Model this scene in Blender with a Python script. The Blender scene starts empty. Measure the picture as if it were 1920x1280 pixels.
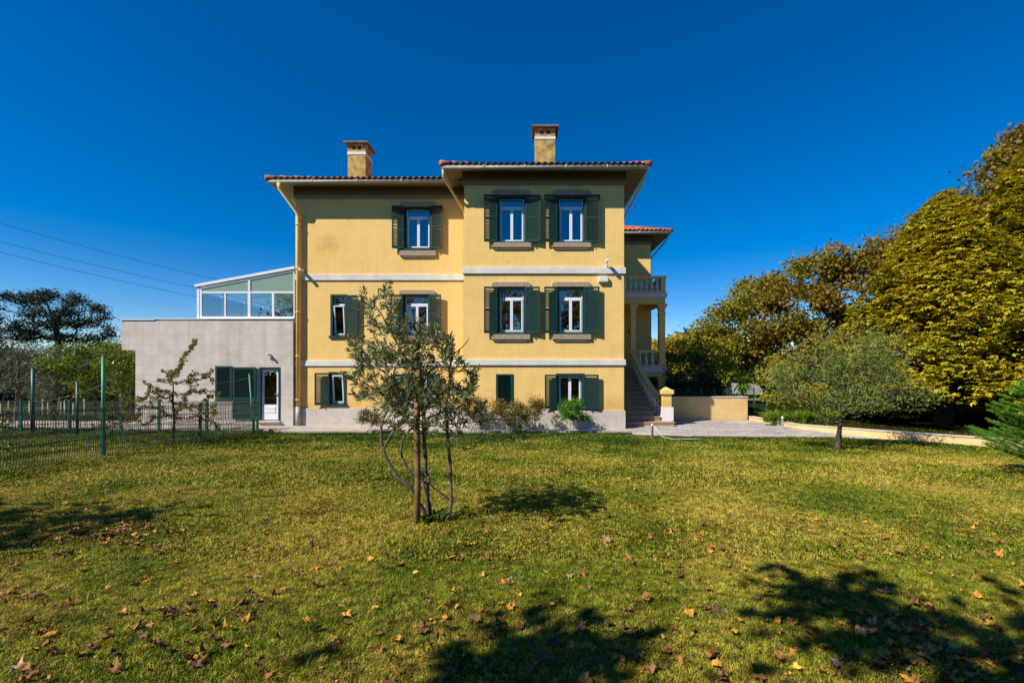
import bpy, math, random
import numpy as np
from mathutils import Vector, Matrix
R = math.radians
C = bpy.context.scene.collection
sc = bpy.context.scene
# ------------------------------------------------------------------ camera, sky, sun
F = 880.0; CX = 980.0; CY = 700.0; ZC = 2.06
cam = bpy.data.cameras.new('camera'); camo = bpy.data.objects.new('camera', cam); C.objects.link(camo)
camo.location = (0, 0, ZC); camo.rotation_euler = (R(90), 0, 0)
cam.lens = 16.5; cam.sensor_width = 36; cam.shift_x = -20/1920; cam.shift_y = 60/1920
cam.clip_start = 0.05; cam.clip_end = 2000
sc.camera = camo
SUN = Vector((.965, .69, -1.07)).normalized()          # direction the light travels
elev = math.asin(-SUN.z); azi = math.atan2(-SUN.x, -SUN.y)   # compass angle of the sun seen from the scene (from +Y, clockwise)
w = bpy.data.worlds.new('World'); sc.world = w; w.use_nodes = True
nt = w.node_tree; nt.nodes.clear()
sky = nt.nodes.new('ShaderNodeTexSky'); sky.sky_type = 'NISHITA'; sky.sun_disc = False
sky.sun_elevation = elev; sky.sun_rotation = azi
sky.altitude = 1200; sky.air_density = 1.0; sky.dust_density = 0.25; sky.ozone_density = 3.5
hs = nt.nodes.new('ShaderNodeHueSaturation'); hs.inputs['Saturation'].default_value = 1.5; hs.inputs['Hue'].default_value = 0.507
hs.inputs['Value'].default_value = 1.0
bg = nt.nodes.new('ShaderNodeBackground'); bg.inputs['Strength'].default_value = 0.10
wo = nt.nodes.new('ShaderNodeOutputWorld')
nt.links.new(sky.outputs[0], hs.inputs['Color']); nt.links.new(hs.outputs[0], bg.inputs['Color']); nt.links.new(bg.outputs[0], wo.inputs[0])
sl = bpy.data.lights.new('sun', 'SUN'); sl.energy = 5.0; sl.angle = R(0.5); sl.color = (1.0, .93, .82)
so = bpy.data.objects.new('sun', sl); C.objects.link(so); so.rotation_euler = SUN.to_track_quat('-Z', 'Y').to_euler()
sc.view_settings.view_transform = 'Standard'; sc.view_settings.look = 'None'
sc.view_settings.exposure = 0.4; sc.view_settings.gamma = 1.0
sc.cycles.use_denoising = True; sc.cycles.max_bounces = 8; sc.cycles.transparent_max_bounces = 16

rng = np.random.default_rng(7); random.seed(7)
def W(px, py, Y): return ((px-CX)*Y/F, Y, ZC-(py-CY)*Y/F)
def g(x, y):
    """height of the lawn"""
    t = np.clip((np.asarray(y, float)-2.0)/14.5, 0, 1)
    return .46 - .54*t + .015*np.sin(np.asarray(x)*.7)*np.sin(np.asarray(y)*.55)
def onlawn(px, py):
    Y = 5.0
    for _ in range(40): Y = .5*Y + .5*(ZC-float(g((px-CX)*Y/F, Y)))*F/(py-CY)
    X = (px-CX)*Y/F
    return X, Y, float(g(X, Y))

# ------------------------------------------------------------------ materials
def newmat(name):
    m = bpy.data.materials.new(name); m.use_nodes = True; n = m.node_tree; n.nodes.clear()
    out = n.nodes.new('ShaderNodeOutputMaterial'); b = n.nodes.new('ShaderNodeBsdfPrincipled')
    n.links.new(b.outputs[0], out.inputs[0]); return m, n, b, out
def nd(n, t, **k):
    x = n.nodes.new(t)
    for a, v in k.items():
        if a in x.inputs: x.inputs[a].default_value = v
        else: setattr(x, a, v)
    return x
def ramp(n, stops):
    r = n.nodes.new('ShaderNodeValToRGB'); e = r.color_ramp.elements
    while len(e) < len(stops): e.new(.5)
    for i, (p, c) in enumerate(stops):
        e[i].position = p; e[i].color = (*c, 1) if len(c) == 3 else c
    return r
def noisemix(n, co, c1, c2, scale, lo=.35, hi=.65, detail=6, dist=0):
    t = nd(n, 'ShaderNodeTexNoise', Scale=scale, Detail=detail, Distortion=dist); n.links.new(co, t.inputs['Vector'])
    r = ramp(n, [(lo, c1), (hi, c2)]); n.links.new(t.outputs[0], r.inputs[0]); return r, t
def mixc(n, a, b, fac, mode='MIX'):
    m = nd(n, 'ShaderNodeMix', data_type='RGBA', blend_type=mode)
    for s, v in ((6, a), (7, b), (0, fac)):
        if hasattr(v, 'is_output') : n.links.new(v, m.inputs[s])
        elif s == 0: m.inputs[0].default_value = v
        else: m.inputs[s].default_value = (*v, 1)
    return m.outputs[2]
def pm(name, c1, c2=None, scale=3, rough=.7, bump=0, bscale=60, metal=0, fine=.0):
    m, n, b, o = newmat(name)
    geo = nd(n, 'ShaderNodeNewGeometry'); co = geo.outputs['Position']
    r, t = noisemix(n, co, c1, c2 or tuple(x*.85 for x in c1), scale)
    col = r.outputs[0]
    if fine:
        r2, t2 = noisemix(n, co, (1-fine,)*3, (1+fine*.3,)*3, scale*9)
        col = mixc(n, col, r2.outputs[0], 1.0, 'MULTIPLY')
    n.links.new(col, b.inputs['Base Color']); b.inputs['Roughness'].default_value = rough; b.inputs['Metallic'].default_value = metal
    if bump:
        t3 = nd(n, 'ShaderNodeTexNoise', Scale=bscale, Detail=5); n.links.new(co, t3.inputs['Vector'])
        bp = nd(n, 'ShaderNodeBump', Strength=bump, Distance=.01); n.links.new(t3.outputs[0], bp.inputs['Height']); n.links.new(bp.outputs[0], b.inputs['Normal'])
    return m
def foliage(name, cols, transl=.35, rough=.55, nscale=.8, dark=.55, spec=.25):
    m, n, b, out = newmat(name)
    geo = nd(n, 'ShaderNodeNewGeometry')
    r = ramp(n, [(i/max(1, len(cols)-1), c) for i, c in enumerate(cols)])
    nz = nd(n, 'ShaderNodeTexNoise', Scale=nscale, Detail=3); n.links.new(geo.outputs['Position'], nz.inputs['Vector'])
    a = nd(n, 'ShaderNodeMath', operation='MULTIPLY_ADD'); n.links.new(nz.outputs[0], a.inputs[0]); a.inputs[1].default_value = 1.6; a.inputs[2].default_value = -.55
    s = nd(n, 'ShaderNodeMath', operation='MULTIPLY_ADD'); n.links.new(geo.outputs['Random Per Island'], s.inputs[0]); s.inputs[1].default_value = .75
    n.links.new(a.outputs[0], s.inputs[2]); n.links.new(s.outputs[0], r.inputs[0])
    n.links.new(r.outputs[0], b.inputs['Base Color']); b.inputs['Roughness'].default_value = rough; b.inputs['Specular IOR Level'].default_value = spec
    tr = nd(n, 'ShaderNodeBsdfTranslucent'); n.links.new(r.outputs[0], tr.inputs[0])
    mx = nd(n, 'ShaderNodeMixShader', Fac=transl); n.links.new(b.outputs[0], mx.inputs[1]); n.links.new(tr.outputs[0], mx.inputs[2]); n.links.new(mx.outputs[0], out.inputs[0])
    return m
M = {}
def stucco():
    m, n, b, o = newmat('yellow_stucco')
    geo = nd(n, 'ShaderNodeNewGeometry'); co = geo.outputs['Position']
    r, t = noisemix(n, co, (.86, .585, .205), (.83, .55, .18), .55, .3, .7)
    r2, t2 = noisemix(n, co, (.955, .955, .95), (1.02, 1.02, 1.02), 2.3, .3, .6, 8)
    col = mixc(n, r.outputs[0], r2.outputs[0], 1.0, 'MULTIPLY')
    # vertical rain streaks and small dark scuffs
    mp = nd(n, 'ShaderNodeMapping'); mp.inputs['Scale'].default_value = (5, 5, .25); n.links.new(co, mp.inputs[0])
    r3, t3 = noisemix(n, mp.outputs[0], (.93, .92, .90), (1, 1, 1), 1.4, .3, .5, 5)
    col = mixc(n, col, r3.outputs[0], .4, 'MULTIPLY')
    r4, t4 = noisemix(n, co, (.62, .55, .45), (1, 1, 1), 3.1, .24, .31, 9, .6)
    col = mixc(n, col, r4.outputs[0], .6, 'MULTIPLY')
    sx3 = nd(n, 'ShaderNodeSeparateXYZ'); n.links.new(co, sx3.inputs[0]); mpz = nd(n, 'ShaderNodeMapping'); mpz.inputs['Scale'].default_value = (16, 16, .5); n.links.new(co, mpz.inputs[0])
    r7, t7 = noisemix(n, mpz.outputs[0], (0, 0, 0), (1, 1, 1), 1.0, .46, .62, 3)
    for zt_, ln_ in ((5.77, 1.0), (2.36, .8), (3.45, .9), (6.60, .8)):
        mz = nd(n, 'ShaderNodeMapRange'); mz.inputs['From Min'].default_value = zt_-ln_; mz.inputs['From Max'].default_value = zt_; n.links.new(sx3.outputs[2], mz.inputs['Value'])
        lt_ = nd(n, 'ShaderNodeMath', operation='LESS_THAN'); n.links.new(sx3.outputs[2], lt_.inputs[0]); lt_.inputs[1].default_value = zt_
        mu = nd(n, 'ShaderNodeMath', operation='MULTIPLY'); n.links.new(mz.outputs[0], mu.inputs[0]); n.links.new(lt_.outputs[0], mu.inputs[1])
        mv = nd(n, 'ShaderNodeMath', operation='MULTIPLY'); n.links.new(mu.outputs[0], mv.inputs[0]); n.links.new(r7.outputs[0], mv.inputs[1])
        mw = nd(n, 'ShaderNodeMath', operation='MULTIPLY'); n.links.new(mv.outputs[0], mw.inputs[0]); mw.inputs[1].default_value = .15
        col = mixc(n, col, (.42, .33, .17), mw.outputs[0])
    # one broad damp stain on the upper left of the wall
    sub = nd(n, 'ShaderNodeVectorMath', operation='DISTANCE'); n.links.new(co, sub.inputs[0]); sub.inputs[1].default_value = W(616, 460, 18.72)
    nz = nd(n, 'ShaderNodeTexNoise', Scale=3, Detail=6); n.links.new(co, nz.inputs['Vector'])
    ad = nd(n, 'ShaderNodeMath', operation='MULTIPLY_ADD'); n.links.new(nz.outputs[0], ad.inputs[0]); ad.inputs[1].default_value = .9; n.links.new(sub.outputs['Value'], ad.inputs[2])
    rs = ramp(n, [(.45, (.80, .78, .74)), (1.0, (1, 1, 1))]); n.links.new(ad.outputs[0], rs.inputs[0])
    col = mixc(n, col, rs.outputs[0], 1, 'MULTIPLY')
    spz = nd(n, 'ShaderNodeSeparateXYZ'); n.links.new(co, spz.inputs[0])
    nzd = nd(n, 'ShaderNodeTexNoise', Scale=2.2, Detail=8); n.links.new(co, nzd.inputs['Vector'])
    dz = nd(n, 'ShaderNodeMath', operation='MULTIPLY_ADD'); n.links.new(nzd.outputs[0], dz.inputs[0]); dz.inputs[1].default_value = -1.6; n.links.new(spz.outputs[2], dz.inputs[2])
    rd = ramp(n, [(0, (.80, .76, .70)), (.55, (1, 1, 1))]); n.links.new(dz.outputs[0], rd.inputs[0]); col = mixc(n, col, rd.outputs[0], 1, 'MULTIPLY')
    n.links.new(col, b.inputs['Base Color']); b.inputs['Roughness'].default_value = .9; b.inputs['Specular IOR Level'].default_value = .2
    t5 = nd(n, 'ShaderNodeTexNoise', Scale=45, Detail=6); n.links.new(co, t5.inputs['Vector'])
    bp = nd(n, 'ShaderNodeBump', Strength=.35, Distance=.008); n.links.new(t5.outputs[0], bp.inputs['Height'])
    t6 = nd(n, 'ShaderNodeTexNoise', Scale=1.3, Detail=2); n.links.new(co, t6.inputs['Vector'])
    bp2 = nd(n, 'ShaderNodeBump', Strength=.5, Distance=.03); n.links.new(t6.outputs[0], bp2.inputs['Height']); n.links.new(bp.outputs[0], bp2.inputs['Normal'])
    n.links.new(bp2.outputs[0], b.inputs['Normal']); return m
M['yellow'] = stucco()
M['oldyellow'] = pm('weathered_yellow_stucco', (.66, .45, .14), (.28, .19, .06), 3.2, .92, .5, 30, fine=.25)
M['wallyellow'] = pm('garden_wall_stucco', (.74, .54, .24), (.66, .46, .19), 1.6, .92, .4, 30, fine=.12)
M['white'] = pm('white_render_band', (.74, .72, .68), (.62, .61, .58), 2, .8, .2, 40, fine=.12)
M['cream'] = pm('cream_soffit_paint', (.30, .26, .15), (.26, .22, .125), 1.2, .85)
M['frieze'] = pm('brown_green_frieze_and_tile_shade', (.15, .12, .055), (.12, .10, .045), 1.2, .8)
M['pvc'] = pm('white_window_plastic', (.80, .80, .82), (.76, .77, .80), 4, .35)
M['green'] = pm('dark_green_shutter_paint', (.006, .052, .044), (.004, .037, .031), 5, .6, .15, 40, fine=.15)
M['green'].node_tree.nodes['Principled BSDF'].inputs['Specular IOR Level'].default_value = .3
M['fencegreen'] = pm('green_fence_coating', (.008, .10, .06), (.006, .075, .05), 3, .45)
M['palegreen'] = pm('light_green_pole_paint', (.05, .30, .12), (.035, .22, .09), 3, .5)
M['granite'] = pm('brown_granite', (.46, .35, .24), (.33, .25, .175), 14, .85, .4, 120, fine=.3)
M['plinth'] = pm('grey_granite_plinth', (.60, .53, .47), (.52, .46, .41), 4, .85, .3, 90, fine=.18)
M['gutter'] = pm('pale_grey_gutter_metal', (.52, .52, .46), (.40, .40, .33), 3, .5, fine=.2)
M['stain_gutter'] = pm('grey_pipe_metal', (.38, .35, .34), (.3, .28, .27), 3, .5)
M['tile'] = None
M['dark'] = pm('dark_void', (.02, .018, .016), (.015, .013, .012), 2, .9)
M['room'] = pm('room_plaster', (.45, .42, .38), (.40, .38, .34), 1, .9)
M['curtain'] = pm('white_curtain_cloth', (.62, .62, .58), (.5, .5, .47), 2, .9)
M['step'] = pm('brown_stone_steps', (.46, .32, .19), (.36, .25, .15), 3, .85, .3, 50, fine=.2)
M['whitestone'] = pm('white_stone_baluster', (.74, .73, .72), (.60, .60, .60), 6, .8, .2, 60, fine=.15)
M['whitepaint'] = pm('white_painted_plinth', (.74, .73, .72), (.68, .67, .66), 3, .7)
M['bark'] = pm('grey_brown_bark', (.11, .08, .055), (.045, .033, .024), 9, .95, .8, 40, fine=.3)
M['greybark'] = pm('pale_twig_bark', (.20, .145, .105), (.09, .062, .042), 14, .9, .6, 60, fine=.3)
M['stakewood'] = pm('brown_stake_wood', (.30, .17, .065), (.15, .08, .03), 7, .85, .5, 60, fine=.3)
M['metalwhite'] = pm('white_metal', (.72, .72, .72), (.66, .66, .66), 3, .4)
M['greymetal'] = pm('grey_metal', (.32, .33, .34), (.25, .26, .27), 3, .4, metal=.3)
M['wirecoat'] = pm('dark_wire_coating', (.012, .040, .026), (.03, .026, .018), 2, .6)
M['cable'] = pm('black_cable_rubber', (.02, .02, .025), (.015, .015, .02), 3, .6)
M['capstone'] = pm('chimney_cap_stone', (.24, .215, .17), (.13, .115, .09), 5, .9, .4, 60, fine=.2)
def tilemat():
    m, n, b, o = newmat('terracotta_tiles')
    geo = nd(n, 'ShaderNodeNewGeometry'); co = geo.outputs['Position']
    r, t = noisemix(n, co, (.55, .15, .06), (.30, .085, .045), 5, .3, .7)
    r2, t2 = noisemix(n, co, (.55, .5, .45), (1.05, 1.02, 1), 2.2, .3, .6)
    col = mixc(n, r.outputs[0], r2.outputs[0], 1.0, 'MULTIPLY')
    n.links.new(col, b.inputs['Base Color']); b.inputs['Roughness'].default_value = .8; return m
M['tile'] = tilemat()
def slabmat(name, c1, c2, line, bw, bh, mort=.008, axis='XZ', offs=.0, rough=.8):
    """stone cladding or paving: blocks with thin joints, laid in world metres"""
    m, n, b, o = newmat(name)
    geo = nd(n, 'ShaderNodeNewGeometry'); co = geo.outputs['Position']
    sp = nd(n, 'ShaderNodeSeparateXYZ'); n.links.new(co, sp.inputs[0]); cb = nd(n, 'ShaderNodeCombineXYZ')
    n.links.new(sp.outputs['XYZ'.index(axis[0])], cb.inputs[0]); n.links.new(sp.outputs['XYZ'.index(axis[1])], cb.inputs[1])
    br = nd(n, 'ShaderNodeTexBrick', offset=offs, squash=1.0); n.links.new(cb.outputs[0], br.inputs['Vector'])
    br.inputs['Scale'].default_value = 1; br.inputs['Brick Width'].default_value = bw; br.inputs['Row Height'].default_value = bh
    br.inputs['Mortar Size'].default_value = mort; br.inputs['Mortar Smooth'].default_value = .3; br.inputs['Bias'].default_value = 0
    br.inputs['Color1'].default_value = (*c1, 1); br.inputs['Color2'].default_value = (*c2, 1); br.inputs['Mortar'].default_value = (*line, 1)
    r2, t2 = noisemix(n, co, (.86, .85, .84), (1.04, 1.04, 1.04), 2.5, .3, .65, 10)
    col = mixc(n, br.outputs[0], r2.outputs[0], 1, 'MULTIPLY')
    r3, t3 = noisemix(n, co, (.8, .8, .8), (1.08, 1.08, 1.08), 160, .35, .6, 2)
    col = mixc(n, col, r3.outputs[0], .7, 'MULTIPLY')
    mp = nd(n, 'ShaderNodeMapping'); mp.inputs['Scale'].default_value = (1.2, 1.2, .15); n.links.new(co, mp.inputs[0])
    r4, t4 = noisemix(n, mp.outputs[0], (.78, .73, .68), (1, 1, 1), 2, .3, .5, 5)
    col = mixc(n, col, r4.outputs[0], .7, 'MULTIPLY')
    n.links.new(col, b.inputs['Base Color']); b.inputs['Roughness'].default_value = rough
    bp = nd(n, 'ShaderNodeBump', Strength=.3, Distance=.01); n.links.new(t3.outputs[0], bp.inputs['Height']); n.links.new(bp.outputs[0], b.inputs['Normal'])
    return m
M['cladding'] = slabmat('grey_granite_cladding', (.64, .575, .50), (.59, .53, .46), (.44, .38, .31), .60, .40, .006, 'XZ')
M['paving'] = slabmat('grey_stone_paving', (.58, .53, .51), (.40, .35, .32), (.20, .165, .14), .55, .28, .02, 'XY', .5)
M['path'] = slabmat('pale_concrete_paving', (.50, .44, .37), (.44, .39, .33), (.3, .26, .22), 1.2, .6, .01, 'XY')
def glassmat(name, tint, gl, rough=.0, body=None):
    m, n, b, o = newmat(name); n.nodes.remove(b)
    tr = nd(n, 'ShaderNodeBsdfTransparent'); tr.inputs[0].default_value = (*tint, 1)
    gs = nd(n, 'ShaderNodeBsdfGlossy'); gs.inputs['Roughness'].default_value = rough; gs.inputs[0].default_value = (.95, .97, 1, 1)
    fr = nd(n, 'ShaderNodeFresnel'); fr.inputs[0].default_value = 1.5
    ad = nd(n, 'ShaderNodeMath', operation='ADD', use_clamp=True); n.links.new(fr.outputs[0], ad.inputs[0]); ad.inputs[1].default_value = gl
    mx = nd(n, 'ShaderNodeMixShader'); n.links.new(ad.outputs[0], mx.inputs[0]); n.links.new(tr.outputs[0], mx.inputs[1]); n.links.new(gs.outputs[0], mx.inputs[2])
    last = mx
    if body:
        df = nd(n, 'ShaderNodeBsdfDiffuse'); df.inputs[0].default_value = (*body, 1); tl = nd(n, 'ShaderNodeBsdfTranslucent'); tl.inputs[0].default_value = (*body, 1)
        m2 = nd(n, 'ShaderNodeMixShader', Fac=.5); n.links.new(df.outputs[0], m2.inputs[1]); n.links.new(tl.outputs[0], m2.inputs[2])
        m3 = nd(n, 'ShaderNodeMixShader', Fac=.82); n.links.new(mx.outputs[0], m3.inputs[1]); n.links.new(m2.outputs[0], m3.inputs[2]); last = m3
    n.links.new(last.outputs[0], o.inputs[0]); return m
M['glass'] = glassmat('window_glass', (.55, .58, .58), .16)
M['clearglass'] = glassmat('conservatory_glass', (.75, .8, .8), .20)
M['frosted'] = glassmat('frosted_green_glass', (.6, .75, .68), .02, .3, (.50, .66, .56))

# ------------------------------------------------------------------ mesh helpers
class MB:
    def __init__(s): s.v = []; s.f = []; s.mi = []; s.m = 0; s.T = None; s.sm = []
    def add(s, vs, fs, smooth=False):
        o = len(s.v)
        if s.T is not None: vs = [tuple(s.T @ Vector(p)) for p in vs]
        s.v += [tuple(p) for p in vs]; s.f += [tuple(i+o for i in f) for f in fs]; s.mi += [s.m]*len(fs); s.sm += [smooth]*len(fs)
    def box(s, x0, x1, y0, y1, z0, z1):
        vs = [(x, y, z) for z in (z0, z1) for y in (y0, y1) for x in (x0, x1)]
        s.add(vs, [(0, 2, 3, 1), (4, 5, 7, 6), (0, 1, 5, 4), (2, 6, 7, 3), (0, 4, 6, 2), (1, 3, 7, 5)]); return s
    def bar(s, a, b, w, h=None, up=(0, 0, 1)):
        a, b = Vector(a), Vector(b); d = (b-a).normalized(); h = h or w
        u = Vector(up); u = Vector((1, 0, 0)) if abs(d.dot(u)) > .99 else u
        x = d.cross(u).normalized()*w/2; y = x.cross(d).normalized()*h/2
        vs = [p+i*x+j*y for p in (a, b) for i, j in ((-1, -1), (1, -1), (1, 1), (-1, 1))]
        s.add(vs, [(0, 3, 2, 1), (4, 5, 6, 7), (0, 1, 5, 4), (1, 2, 6, 5), (2, 3, 7, 6), (3, 0, 4, 7)]); return s
    def tube(s, pts, rs, n=8, caps=True):
        pts = [Vector(p) for p in pts]; k = len(pts)
        if not hasattr(rs, '__len__'): rs = [rs]*k
        vs = []; pn = None
        for i, p in enumerate(pts):
            d = (pts[min(i+1, k-1)]-pts[max(i-1, 0)]); d = d.normalized() if d.length > 1e-9 else Vector((0, 0, 1))
            if pn is None: pn = d.orthogonal().normalized()
            else:
                pn = pn - d*pn.dot(d); pn = pn.normalized() if pn.length > 1e-6 else d.orthogonal().normalized()
            q = d.cross(pn)
            for j in range(n):
                a = 2*math.pi*j/n; vs.append(p+(pn*math.cos(a)+q*math.sin(a))*rs[i])
        fs = [(i*n+j, i*n+(j+1) % n, (i+1)*n+(j+1) % n, (i+1)*n+j) for i in range(k-1) for j in range(n)]
        if caps: fs += [tuple(range(n-1, -1, -1)), tuple((k-1)*n+j for j in range(n))]
        s.add(vs, fs, True); return s
    def lathe(s, prof, c, n=12):
        """prof: (r, z) pairs, axis vertical through c"""
        vs = [(c[0]+r*math.cos(2*math.pi*j/n), c[1]+r*math.sin(2*math.pi*j/n), c[2]+z) for r, z in prof for j in range(n)]
        k = len(prof)
        fs = [(i*n+j, i*n+(j+1) % n, (i+1)*n+(j+1) % n, (i+1)*n+j) for i in range(k-1) for j in range(n)]
        fs += [tuple(range(n-1, -1, -1)), tuple((k-1)*n+j for j in range(n))]
        s.add(vs, fs, True); return s
    def prism(s, poly, z0, z1):
        n = len(poly); vs = [(x, y, z0) for x, y in poly]+[(x, y, z1) for x, y in poly]
        fs = [tuple(range(n-1, -1, -1)), tuple(range(n, 2*n))]+[(i, (i+1) % n, n+(i+1) % n, n+i) for i in range(n)]
        s.add(vs, fs); return s
    def build(s, name, mats, parent=None, origin=None, bevel=0):
        mats = mats if isinstance(mats, (list, tuple)) else [mats]
        o = worldloc(parent) if parent else Vector(origin or (0, 0, 0))
        me = bpy.data.meshes.new(name); me.from_pydata([tuple(Vector(p)-o) for p in s.v], [], s.f)
        for m in mats: me.materials.append(M[m])
        me.polygons.foreach_set('material_index', s.mi); me.polygons.foreach_set('use_smooth', s.sm); me.update()
        ob = bpy.data.objects.new(name, me); C.objects.link(ob)
        if parent: ob.parent = parent
        else: ob.location = o
        if bevel:
            b = ob.modifiers.new('edge', 'BEVEL'); b.width = bevel; b.segments = 2; b.limit_method = 'ANGLE'
        return ob
def worldloc(o):
    v = Vector((0, 0, 0))
    while o: v = v + Vector(o.location); o = o.parent
    return v
def tag(o, label=None, cat=None, group=None, kind=None):
    if label: o['label'] = label
    if cat: o['category'] = cat
    if group: o['group'] = group
    if kind: o['kind'] = kind
    return o
def thing(name, loc, label, cat, group=None):
    e = bpy.data.objects.new(name, None); C.objects.link(e); e.location = loc; e.empty_display_size = .2
    return tag(e, label, cat, group)
def npmesh(name, verts, faces, mat, parent=None, origin=None, smooth=False, k=4):
    """verts (N,3), faces (M,k) -> one mesh object"""
    o = np.array(worldloc(parent) if parent else (origin or (0, 0, 0)), float)
    me = bpy.data.meshes.new(name); v = (np.asarray(verts, float)-o).astype(np.float32); f = np.asarray(faces, np.int32)
    me.vertices.add(len(v)); me.vertices.foreach_set('co', v.ravel())
    me.loops.add(f.size); me.loops.foreach_set('vertex_index', f.ravel())
    me.polygons.add(len(f)); me.polygons.foreach_set('loop_start', np.arange(len(f), dtype=np.int32)*k)
    me.polygons.foreach_set('loop_total', np.full(len(f), k, np.int32)) if bpy.app.version < (4, 1) else None
    if smooth: me.polygons.foreach_set('use_smooth', np.ones(len(f), bool))
    me.materials.append(M[mat] if isinstance(mat, str) else mat); me.update(calc_edges=True); me.validate()
    ob = bpy.data.objects.new(name, me); C.objects.link(ob)
    if parent: ob.parent = parent
    else: ob.location = tuple(o)
    return ob
def norm(a): return a/np.maximum(np.linalg.norm(a, axis=-1, keepdims=True), 1e-9)
def leaves(cent, dirs, L, Wd, jit=.5, flat=None):
    """diamond leaves: centres (N,3), long axis dirs (N,3); returns verts, quads"""
    n = len(cent); d = norm(dirs + rng.normal(0, jit, (n, 3)))
    up = rng.normal(0, 1, (n, 3)) if flat is None else np.array([0, 0, 1.])+rng.normal(0, flat, (n, 3))
    s = norm(np.cross(d, up)); nrm = np.cross(s, d)
    L = np.broadcast_to(L, n)*rng.uniform(.7, 1.3, n); Wd = np.broadcast_to(Wd, n)*rng.uniform(.75, 1.25, n)
    L = L[:, None]; Wd = Wd[:, None]; fold = nrm*Wd*.22
    v = np.stack([cent-d*L/2, cent+s*Wd/2+fold, cent+d*L/2, cent-s*Wd/2+fold], 1).reshape(-1, 3)
    return v, np.arange(4*n).reshape(-1, 4)
def tubes_np(paths, n=5):
    """list of (pts (k,3), radii (k,)) -> verts, quads"""
    V = []; Fc = []; o = 0
    ang = np.arange(n)*2*np.pi/n
    for p, r in paths:
        k = len(p); d = norm(np.gradient(p, axis=0)); ref = np.array([.31, .17, .93]) if abs(d[0] @ np.array([.31, .17, .93])) < .9 else np.array([1., 0, 0])
        a = norm(np.cross(d, ref)); b = np.cross(d, a)
        ring = p[:, None]+(a[:, None]*np.cos(ang)[None, :, None]+b[:, None]*np.sin(ang)[None, :, None])*r[:, None, None]
        V.append(ring.reshape(-1, 3))
        i = np.arange(k-1)[:, None]*n; j = np.arange(n)[None]; j2 = (j+1) % n
        Fc.append(np.stack([i+j, i+j2, i+n+j2, i+n+j], -1).reshape(-1, 4)+o); o += k*n
    return np.concatenate(V), np.concatenate(Fc)
def grow(trunk, tips, r_tip=.004, r_exp=.42, wob=.12, sag=.15, pen=.35, step=.25, rmax=None):
    """branches: every tip joins the nearest limb already grown; radii follow the number of tips carried"""
    P = [np.array(p, float) for p in trunk]; par = [-1]+list(range(len(trunk)-1)); plen = [0.]
    for i in range(1, len(P)): plen.append(plen[-1]+np.linalg.norm(P[i]-P[i-1]))
    base = P[len(P)//2]; order = np.argsort([np.linalg.norm(np.array(t)-P[-1]) for t in tips])
    ends = []; lo = max(1, len(trunk)//3)
    paths = [list(range(len(trunk)))]
    for ti in order:
        t = np.array(tips[ti], float); A = np.array(P[lo:])
        dd = np.linalg.norm(A-t, axis=1)+pen*np.array(plen[lo:]) + .6*np.maximum(0, A[:, 2]-t[2])
        j = int(np.argmin(dd))+lo; a = P[j]; L = np.linalg.norm(t-a); k = max(2, int(L/step)+1)
        idx = [j]; off = rng.normal(0, wob*L, 3)
        for q in range(1, k+1):
            u = q/k; c = a+(t-a)*u; s4 = math.sin(math.pi*u)
            c = c+off*s4*.6+np.array([0, 0, -sag*L*s4*.5])+rng.normal(0, wob*L*.12, 3)*(q < k)
            P.append(c); par.append(idx[-1]); plen.append(plen[idx[-1]]+L/k); idx.append(len(P)-1)
        ends.append(idx[-1]); paths.append(idx)
    cnt = np.zeros(len(P)); 
    for e in ends+[len(trunk)-1]:
        i = e
        while i >= 0: cnt[i] += 1; i = par[i]
    P = np.array(P); rad = r_tip*np.maximum(cnt, 1)**r_exp
    if rmax: rad = np.minimum(rad, rmax)
    out = []
    for idx in paths:
        r = rad[idx].copy()
        if len(idx) > 2 and idx is not paths[0]: r[0] = min(r[0], r[1]*1.2)
        r[-1] *= .6; out.append((P[idx], r))
    return out, P, ends

# ------------------------------------------------------------------ the villa
villa = thing('villa', (0, 20, 0), 'three-storey yellow villa with dark green shutters and low terracotta roofs', 'house')
YL, YR, YW = 18.72, 17.53, 25.2
def zl(py): return ZC-(py-CY)*YL/F
def xl(px): return (px-CX)*YL/F
def zr(py): return ZC-(py-CY)*YR/F
def xr(px): return (px-CX)*YR/F
def wall_front(mb, x0, x1, z0, z1, Y, holes, depth=.26, th=.3):
    xs = sorted({x0, x1, *[v for h in holes for v in h[:2]]}); zs = sorted({z0, z1, *[v for h in holes for v in h[2:]]})
    for i in range(len(xs)-1):
        for j in range(len(zs)-1):
            cx, cz = (xs[i]+xs[i+1])/2, (zs[j]+zs[j+1])/2
            if any(h[0] < cx < h[1] and h[2] < cz < h[3] for h in holes): continue
            a, b, c, d = xs[i], xs[i+1], zs[j], zs[j+1]
            mb.add([(a, Y, c), (b, Y, c), (b, Y, d), (a, Y, d)], [(0, 1, 2, 3)])
            mb.add([(a, Y+th, c), (b, Y+th, c), (b, Y+th, d), (a, Y+th, d)], [(3, 2, 1, 0)])
    for a, b, c, d in holes:
        mb.add([(a, Y, c), (b, Y, c), (b, Y, d), (a, Y, d), (a, Y+th, c), (b, Y+th, c), (b, Y+th, d), (a, Y+th, d)],
               [(0, 4, 5, 1), (2, 6, 7, 3), (1, 5, 6, 2), (3, 7, 4, 0)])
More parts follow.
